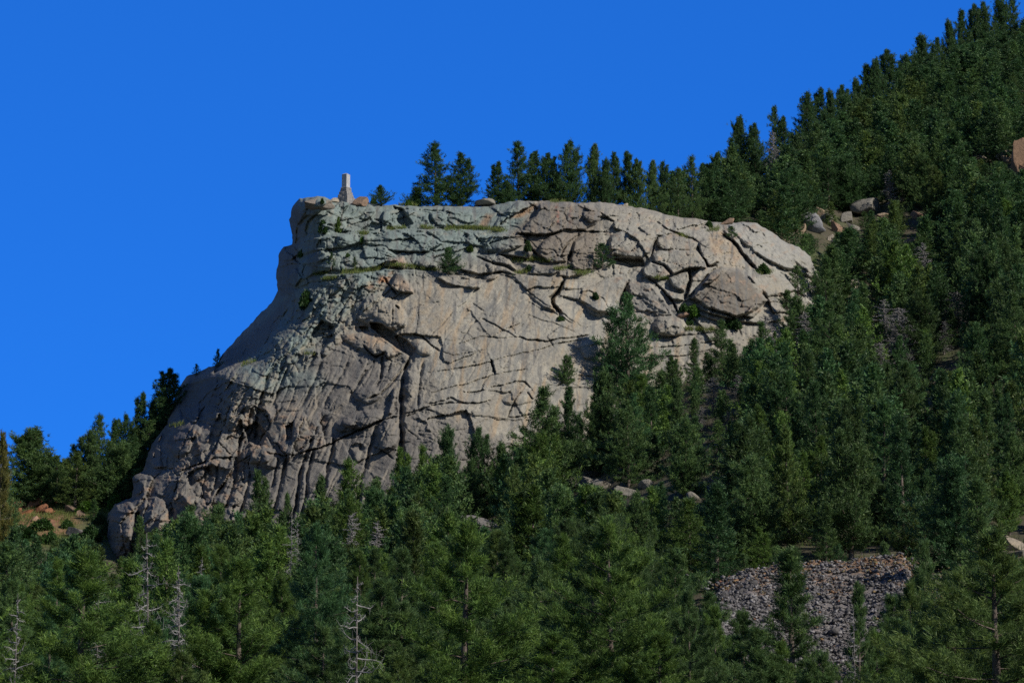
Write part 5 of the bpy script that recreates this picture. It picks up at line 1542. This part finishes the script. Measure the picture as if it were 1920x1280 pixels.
for (u, vt, D, w_, k, ti, lb, ld) in [
 (130, 1042, 100, 280, 0, 'bright green', 'large bright pine filling the lower left foreground', 'the large lower left pine'),
 (440, 1056, 106, 240, 1, 'bright green', 'large twin-topped pine in the foreground left of centre', 'the twin-topped foreground pine'),
 (862, 990, 106, 240, 0, 'bright green', 'tall foreground pine with brownish tip near the centre', 'the tall central foreground pine'),
 (1152, 985, 114, 250, 3, 'bright green', 'broad bushy foreground pine right of the centre', 'the broad central foreground pine'),
 (1490, 1036, 112, 140, 2, 'green', 'narrow foreground pine standing before the scree slope', 'the narrow pine before the scree'),
 (1880, 1006, 94, 340, 3, 'olive green', 'huge olive pine filling the lower right corner', 'the huge lower right pine'),
 (1795, 1078, 99, 200, 1, 'olive green', 'olive pine left of the huge lower right one', None),
 (1300, 1110, 108, 130, 3, 'green', 'bushy pine covering the lower left of the scree', None),
 (1400, 1150, 112, 150, 0, 'green', 'conical pine below the left part of the scree', None),
 (1462, 1205, 105, 130, 5, 'bright green', 'open-crowned pine under the narrow pine before the scree', None),
 (1530, 1240, 100, 130, 1, 'green', 'twin-topped pine just under the middle of the scree', None),
 (1655, 1185, 106, 150, 3, 'bright green', 'bushy bright pine under the right part of the scree', None),
 (1725, 1100, 116, 140, 0, 'olive green', 'conical olive pine at the right end of the scree', None),
 (1690, 1120, 118, 150, 6, 'green', 'broad low pine covering the lower right of the scree', None),
 (1612, 1100, 104, 70, 2, 'green', 'slim young pine before the middle of the scree', None),
 (592, 990, 150, 150, 0, 'blue-green', 'blue-green pine with bare lower stem left of centre', 'the blue-green pine left of centre'),
 (1260, 1040, 132, 200, 3, 'green', 'bushy pine left of the scree slope in the foreground', None),
 (1345, 1140, 122, 110, 0, 'bright green', 'pine overlapping the left end of the scree', None),
 (716, 1090, 130, 190, 1, 'green', 'twin-topped pine between two tall foreground pines', None),
 (1000, 1052, 128, 190, 3, 'green', 'bushy pine between the two central foreground pines', None),
 (1748, 1020, 135, 120, 1, 'green', 'pine overlapping the right end of the scree', None),
 (268, 1170, 108, 170, 3, 'bright green', 'low bright pine between the bare trunks at lower left', None),
 (1420, 1180, 104, 190, 6, 'green', 'low broad pine under the narrow pine before the scree', None),
 (600, 1175, 108, 190, 3, 'green', 'low bushy pine at the bottom left of centre', None),
 (1700, 1160, 110, 170, 1, 'green', 'low pine at the bottom right of the scree', None),
 (1040, 1190, 100, 240, 0, 'bright green', 'low bright pine at the bottom centre', None),
 (745, 1225, 98, 200, 3, 'olive green', 'low olive pine at the bottom left of centre', None),
 (1560, 1225, 100, 150, 3, 'green', 'low bushy pine under the scree at the bottom', None),
 (1240, 1190, 104, 220, 1, 'bright green', 'low twin-topped bright pine right of bottom centre', None),
 (20, 1190, 105, 160, 3, 'bright green', 'low pine in the bottom left corner', None),
 (340, 1225, 100, 180, 3, 'olive green', 'low olive pine below the bare trunks', None)]:
    T(u, vt, D, w_, lb, k, ti, None, 'near', G5, ld)
G6 = 'bare grey dead trees'
for (u, vt, D, w_, k, kind, lb) in [
 (271, 1000, 112, 120, 0, 'snag', 'tall bare grey trunk with long curved limbs at lower left'),
 (327, 1060, 114, 90, 1, 'snag', 'bare trunk second from left in the lower left stand'),
 (348, 1085, 116, 80, 0, 'snag', 'thin bare trunk right of the pair at lower left'),
 (356, 1040, 190, 40, 1, 'snag', 'slender pale stem behind the lower left bare trunks'),
 (542, 960, 240, 44, 1, 'snag', 'thin pale stem leaning below the deepest flutes'),
 (560, 975, 240, 44, 0, 'snag', 'second thin pale stem below the deepest flutes'),
 (664, 1080, 96, 120, 0, 'snag', 'bare trunk with sunlit lower stem left of centre'),
 (8, 1110, 98, 70, 1, 'snag', 'leaning bare trunk at the left picture edge'),
 (180, 1060, 170, 60, 1, 'snag', 'grey stem partly hidden behind the large lower left pine'),
 (655, 960, 320, 50, 0, 'dead', 'grey twiggy tree under the bright pine at flute foot'),
 (700, 975, 310, 50, 2, 'dead', 'narrow grey twiggy tree right of the one at flute foot'),
 (1338, 705, 372, 90, 1, 'dead', 'broad grey dead tree before the banded cliff foot'),
 (1384, 700, 374, 64, 0, 'dead', 'grey dead tree right of the broad grey one'),
 (1312, 760, 362, 70, 2, 'dead', 'narrow grey dead tree below the broad grey one'),
 (1365, 770, 358, 90, 1, 'dead', 'wide grey thicket of dead limbs in the forest middle'),
 (1440, 590, 392, 56, 0, 'dead', 'grey dead tree at the cliff right foot'),
 (1512, 585, 396, 50, 2, 'dead', 'small grey dead tree beside the cliff right corner'),
 (1660, 560, 392, 60, 2, 'dead', 'narrow grey dead tree left of the big pale dead one'),
 (1692, 575, 384, 90, 1, 'dead', 'big dead tree with pale limbs in the right forest'),
 (1705, 660, 372, 90, 0, 'dead', 'grey dead tree below the big pale dead one'),
 (1738, 455, 428, 50, 2, 'dead', 'thin grey dead tree with bright stem high in right forest'),
 (1800, 545, 395, 86, 1, 'dead', 'wide grey dead tree toward the right edge'),
 (1832, 590, 388, 70, 0, 'dead', 'grey dead tree right of the wide one'),
 (1770, 600, 386, 60, 2, 'dead', 'narrow grey dead tree left of the wide one'),
 (1648, 640, 376, 60, 0, 'dead', 'dark grey dead tree left of the dead pair'),
 (1472, 690, 372, 40, 0, 'snag', 'pale bare stem in the forest right of the thicket'),
 (1672, 318, 500, 34, 2, 'dead', 'thin grey dead tree high under the skyline'),
 (1612, 1130, 100, 40, 1, 'snag', 'bare stick of a tree before the middle of the scree'),
 (1452, 245, 530, 34, 0, 'dead', 'brownish dead tree under the lone pointed skyline pine'),
 (1790, 700, 372, 70, 1, 'dead', 'grey dead limbs low in the far right forest')]:
    T(u, vt, D, w_, lb, k, 'green', None, kind, G6)

# ------------------------------------------------------------------ the forest in between
def tops_limit(u, D):
    if D < 402 or u < 1250:
        tl = np.interp(u, [-60,40,90,130,190,200,245,262,300,330,400,470,540,600,640,700,750,800,850,900,950,985,1015,1045,1068,1100,1130,1240,1265,1300,1350,1400,1450,1490,1530,1560,1600,1700,2000],
                          [1000,985,1010,1000,990,1045,1045,985,985,960,965,945,960,915,890,910,870,860,830,830,850,800,770,780,760,780,720,720,690,665,625,630,620,590,540,500,470,420,300])
    else:
        tl = 0
    if D >= 400 and u > 1200:
        tl = max(tl, np.interp(u, [1200,1250,1300,1345,1390,1430,1460,1485,1508,1560,1625,1675,1727,1760,1800,1850,1900,2000], [318,320,312,302,250,268,235,255,205,182,150,122,98,88,55,25,10,-60]))
    if D < 225:
        tl = max(tl, np.interp(u, [1240,1290,1330,1400,1480,1560,1640,1720,1770,1800,1840], [0,1080,1140,1160,1210,1245,1245,1190,1120,1060,0]))
    if D < 396 and u < 250:
        tl = max(tl, 978)
    return tl

R2 = random.Random(21)
cands = []
def region_ok(u, D):
    if u < 250:
        if D > 392: return False
    elif u < 1545:
        foot_D = np.interp(u, [250,600,900,1100,1200,1300,1450,1520,1545], [376,368,368,384,392,396,402,410,430])
        back_D = np.interp(u, [250,1150,1250,1350,1450,1545], [9999,9999,452,456,455,440])
        if foot_D < D < back_D: return False
    if 1315 < u < 1810 and 178 < D < 236: return False
    return True
y = 126.0
while y < 660:
    sp = 7.2 if y < 250 else 6.0 if y < 330 else 5.2 if y < 420 else 5.0
    half = (1360 / F) * y + 8
    x = -half
    while x < half:
        px, py = x + R2.uniform(-2.3, 2.3), y + R2.uniform(-2.3, 2.3)
        cands.append((px, py)); x += sp
    y += sp
fill = []
for (x, y) in cands:
    z = float(ground_z(x, y)); u, vb = [float(q) for q in pix(x, y, z)]
    if not (-420 < u < 2320) or not region_ok(u, y): continue
    margin = not (-60 < u < 1980)          # what a step to the side would bring into view
    if margin and R2.random() < 0.45: continue
    # nothing beyond the crest of the hill
    if y > 470 and y > np.interp(u, [1200,1400,1500,1600,1750,1920], [480,560,600,600,655,665]): continue
    h = R2.uniform(8.2, 12.5) if y < 420 else R2.uniform(7.0, 11.0)
    if R2.random() < 0.22: h *= R2.uniform(0.45, 0.75)
    k = R2.randrange(8)
    R_px = specs[k][0] * h / 10 * F / y
    lim = max(tops_limit(u - R_px * 0.4, y), tops_limit(u, y), tops_limit(u + R_px * 0.4, y)) + (R2.uniform(0, 26) if y > 330 else R2.uniform(0, 110) if y > 215 else R2.uniform(20, 170))
    vt = float(pix(x, y, z + h)[1])
    if vt < lim:
        h *= (vb - lim) / max(vb - vt, 1)
        vt = lim
    if h < (1.3 if u < 250 else 2.5): continue
    bad = False
    for (a, b, c_, d_, D_) in CLEAR:
        if y < D_ and u + R_px * 0.55 > a and u - R_px * 0.55 < b and vt < d_ and vb > c_:
            nt_ = d_ + 1
            h2 = h * (vb - nt_) / max(vb - vt, 1)
            if h2 < 1.2: bad = True; break
            h = h2; vt = nt_
    if y < 200 and (255 < u < 370 or 640 < u < 690) and vt < 1200: continue
    if bad: continue
    if any(abs(u - p[0]) < 0.45 * p[3] + 4 and abs(y - p[4]) < 3.0 for p in PLACED): continue
    fill.append([u, vt, vb, R_px * (h / 10) / (h / 10), y, x, z, h, k])

# what of each tree shows: front to back over a coarse grid, with the cliff as a screen too
CELL = 8
GW, GH = 1920 // CELL, 1280 // CELL
cliffD = np.full((GH, GW), 1e9)
for j in range(GH):
    for i in range(GW):
        uu, vv = i * CELL + 4, j * CELL + 4
        if gu[0] < uu < gu[-1] and gv[0] < vv < gv[-1]:
            jj, ii = int((vv - gv[0]) / STEP), int((uu - gu[0]) / STEP)
            if INS[jj, ii]: cliffD[j, i] = DC[jj, ii]
cover = np.zeros((GH, GW), bool)
order = sorted([(p[4], 0, p) for p in PLACED] + [(f[4], 1, f) for f in fill], key=lambda t: t[0])
for D, typ, f in order:
    u, vt, vb, rp = f[:4]
    n = 0
    for j in range(max(0, int(vt // CELL)), min(GH, int(vb // CELL) + 1)):
        t = ((j + 0.5) * CELL - vt) / max(vb - vt, 1)
        if t < 0 or t > 1: continue
        hw = rp * (0.12 + 0.88 * t ** 0.8)
        i0, i1 = max(0, int((u - hw) // CELL)), min(GW, int((u + hw) // CELL) + 1)
        if i1 <= i0: continue
        row = (~cover[j, i0:i1]) & (cliffD[j, i0:i1] > D - 2)
        n += int(row.sum())
        c0, c1 = max(0, int((u - hw * 0.6) // CELL)), min(GW, int((u + hw * 0.6) // CELL) + 1)
        if t > 0.1: cover[j, c0:c1] = True
    if typ: f.append(n)
margin_trees = [f for f in fill if not (-60 < f[0] < 1980)]
fill = [f for f in fill if f[9] >= 2 and -60 <= f[0] <= 1980]
n_fixed = sum(1 for o in bpy.data.objects if o.name.startswith('pine_tree'))
fill.sort(key=lambda f: -f[9] - (1000 if f[4] < 265 else 0))
solo, mass = fill[:max(0, 298 - n_fixed)], fill[max(0, 298 - n_fixed):] + margin_trees
print('pines set by hand', n_fixed, 'fill', len(fill), 'mass', len(mass))

def pick_tint(u, y, rnd):
    t = rnd.random()
    if y > 440: return 'dark green' if t < 0.6 else 'green' if t < 0.9 else 'olive green'
    if y > 250: return 'green' if t < 0.4 else 'dark green' if t < 0.65 else 'bright green' if t < 0.82 else 'olive green' if t < 0.92 else 'blue-green'
    return 'bright green' if t < 0.4 else 'green' if t < 0.75 else 'olive green' if t < 0.9 else 'blue-green'
ORD = ['nearest', 'second', 'third', 'fourth', 'fifth', 'sixth', 'seventh', 'eighth', 'ninth', 'tenth', 'eleventh', 'twelfth']
def sector(du, dv):
    a = math.degrees(math.atan2(dv, du))
    return ['right of', 'lower right of', 'below', 'lower left of', 'left of', 'upper left of', 'above', 'upper right of'][int(((a + 22.5) % 360) // 45)]
buckets = {}
for f in solo:
    u, vt = f[0], min(max(f[1], 0), 1278) + 14
    best = sorted(LAND, key=lambda L: math.hypot(L[0] - u, L[1] - vt))[0]
    key = (best[2], sector(u - best[0], vt - best[1]))
    buckets.setdefault(key, []).append((math.hypot(u - best[0], vt - best[1]), f))
for key, items in buckets.items():
    items.sort(key=lambda t: t[0])
    for rank, (d, f) in enumerate(items):
        u, vt, vb, rp, y, x, z, h, k, n = f
        tw = pick_tint(u, y, R2)
        lb = f"{SHAPE[k]} {tw.replace(' ', '-')} pine, {ORD[min(rank, 11)]} {key[1]} {key[0]}"
        if len(lb.split()) > 16: lb = lb.replace(SHAPE[k] + ' ', '', 1)
        if y < 215: tp = TPL['near'][k % 5]
        else: tp = TPL['mid'][k]
        t3 = np.array(TINT[tw]) * R2.uniform(0.65, 1.25)
        put_tree(x, y, z, h, tp, tuple(t3), R2.random() * 6.28, R2.uniform(0.9, 1.2) * (1.4 if y < 250 else 1.15 if y < 430 else 1.5), lb, 'pines of the forest on the hillside', cat='pine tree')
# the rest reads as one mass
vs, fs, cs, o = [], [], [], 0
base_tint = {}
for f in mass:
    u, vt, vb, rp, y, x, z, h, k, n = f
    tv, tf, tc = TPL['far'][k]['np']
    a = R2.random() * 6.28; s = h / 10; wd = s * R2.uniform(0.95, 1.35) * (1.5 if y > 430 else 1.15)
    p = np.stack([(tv[:, 0] * math.cos(a) - tv[:, 1] * math.sin(a)) * wd + x, (tv[:, 0] * math.sin(a) + tv[:, 1] * math.cos(a)) * wd + y, tv[:, 2] * s + z - 0.15], -1)
    vs.append(p.astype(np.float32)); fs.append(tf + o); o += len(tv)
    cs.append((tc * np.array(TINT[pick_tint(u, y, R2)]) * R2.uniform(0.7, 1.25)).astype(np.float32))
if vs:
    me = mesh_np('forest', np.concatenate(vs), np.concatenate(fs), [M_NEEDLE], False, np.concatenate(cs))
    tag(link('forest', me), 'dense distant pines filling the gaps of the wooded hillside', 'forest', kind='stuff')

# ------------------------------------------------------------------ light
SUN_TO = Vector((0.69, -0.43, 0.58)).normalized()
sun_d = bpy.data.lights.new('sun', 'SUN')
sun_d.energy = 5.0
sun_d.angle = math.radians(0.5)
sun_d.color = (1.0, 0.92, 0.81)
sun = bpy.data.objects.new('sun', sun_d); COL.objects.link(sun)
sun.rotation_euler = SUN_TO.to_track_quat('Z', 'Y').to_euler()
sun.location = (300, -200, 500)

w = bpy.data.worlds.new('World'); SC.world = w; w.use_nodes = True
nt = w.node_tree
for n in list(nt.nodes): nt.nodes.remove(n)
sky = nt.nodes.new('ShaderNodeTexSky'); sky.sky_type = 'NISHITA'
sky.sun_disc = False
sky.sun_elevation = math.asin(SUN_TO.z)
sky.sun_rotation = math.atan2(SUN_TO.x, SUN_TO.y)
sky.altitude = 2800
sky.air_density = 1.0; sky.dust_density = 0.0; sky.ozone_density = 3.0
bg = nt.nodes.new('ShaderNodeBackground'); bg.inputs['Strength'].default_value = 0.1
wo = nt.nodes.new('ShaderNodeOutputWorld')
# deep polarised blue along the camera view; paler sky elsewhere tuned as ambient fill
def wn(t, **k):
    n = nt.nodes.new(t)
    for a, b in k.items(): setattr(n, a, b)
    return n
ga = wn('ShaderNodeGamma'); ga.inputs[1].default_value = 0.45
nt.links.new(sky.outputs[0], ga.inputs[0])
deep = wn('ShaderNodeMix', data_type='RGBA', blend_type='MULTIPLY'); deep.inputs[0].default_value = 1.0
deep.inputs[7].default_value = (0.139, 1.13, 3.80, 1); nt.links.new(ga.outputs[0], deep.inputs[6])
soft_ = wn('ShaderNodeMix', data_type='RGBA', blend_type='MULTIPLY'); soft_.inputs[0].default_value = 1.0
soft_.inputs[7].default_value = (0.60, 0.66, 0.80, 1); nt.links.new(sky.outputs[0], soft_.inputs[6])
tc = wn('ShaderNodeTexCoord'); dt = wn('ShaderNodeVectorMath', operation='DOT_PRODUCT')
dt.inputs[1].default_value = (-0.12, 0.96, 0.25); nt.links.new(tc.outputs['Generated'], dt.inputs[0])
mr = wn('ShaderNodeMapRange', interpolation_type='SMOOTHSTEP'); mr.inputs[1].default_value = 0.45; mr.inputs[2].default_value = 0.85
nt.links.new(dt.outputs['Value'], mr.inputs[0])
mx = wn('ShaderNodeMix', data_type='RGBA'); nt.links.new(mr.outputs[0], mx.inputs[0])
nt.links.new(soft_.outputs[2], mx.inputs[6]); nt.links.new(deep.outputs[2], mx.inputs[7])
nt.links.new(mx.outputs[2], bg.inputs['Color'])
nt.links.new(bg.outputs[0], wo.inputs[0])

SC.view_settings.view_transform = 'Standard'
SC.view_settings.look = 'None'
SC.view_settings.exposure = 0.0
SC.view_settings.gamma = 1.0
SC.view_settings.use_curve_mapping = False
SC.render.engine = 'CYCLES'
SC.cycles.max_bounces = 5
SC.cycles.sample_clamp_indirect = 3.0
SC.cycles.diffuse_bounces = 3
SC.cycles.transmission_bounces = 3
SC.cycles.use_denoising = False
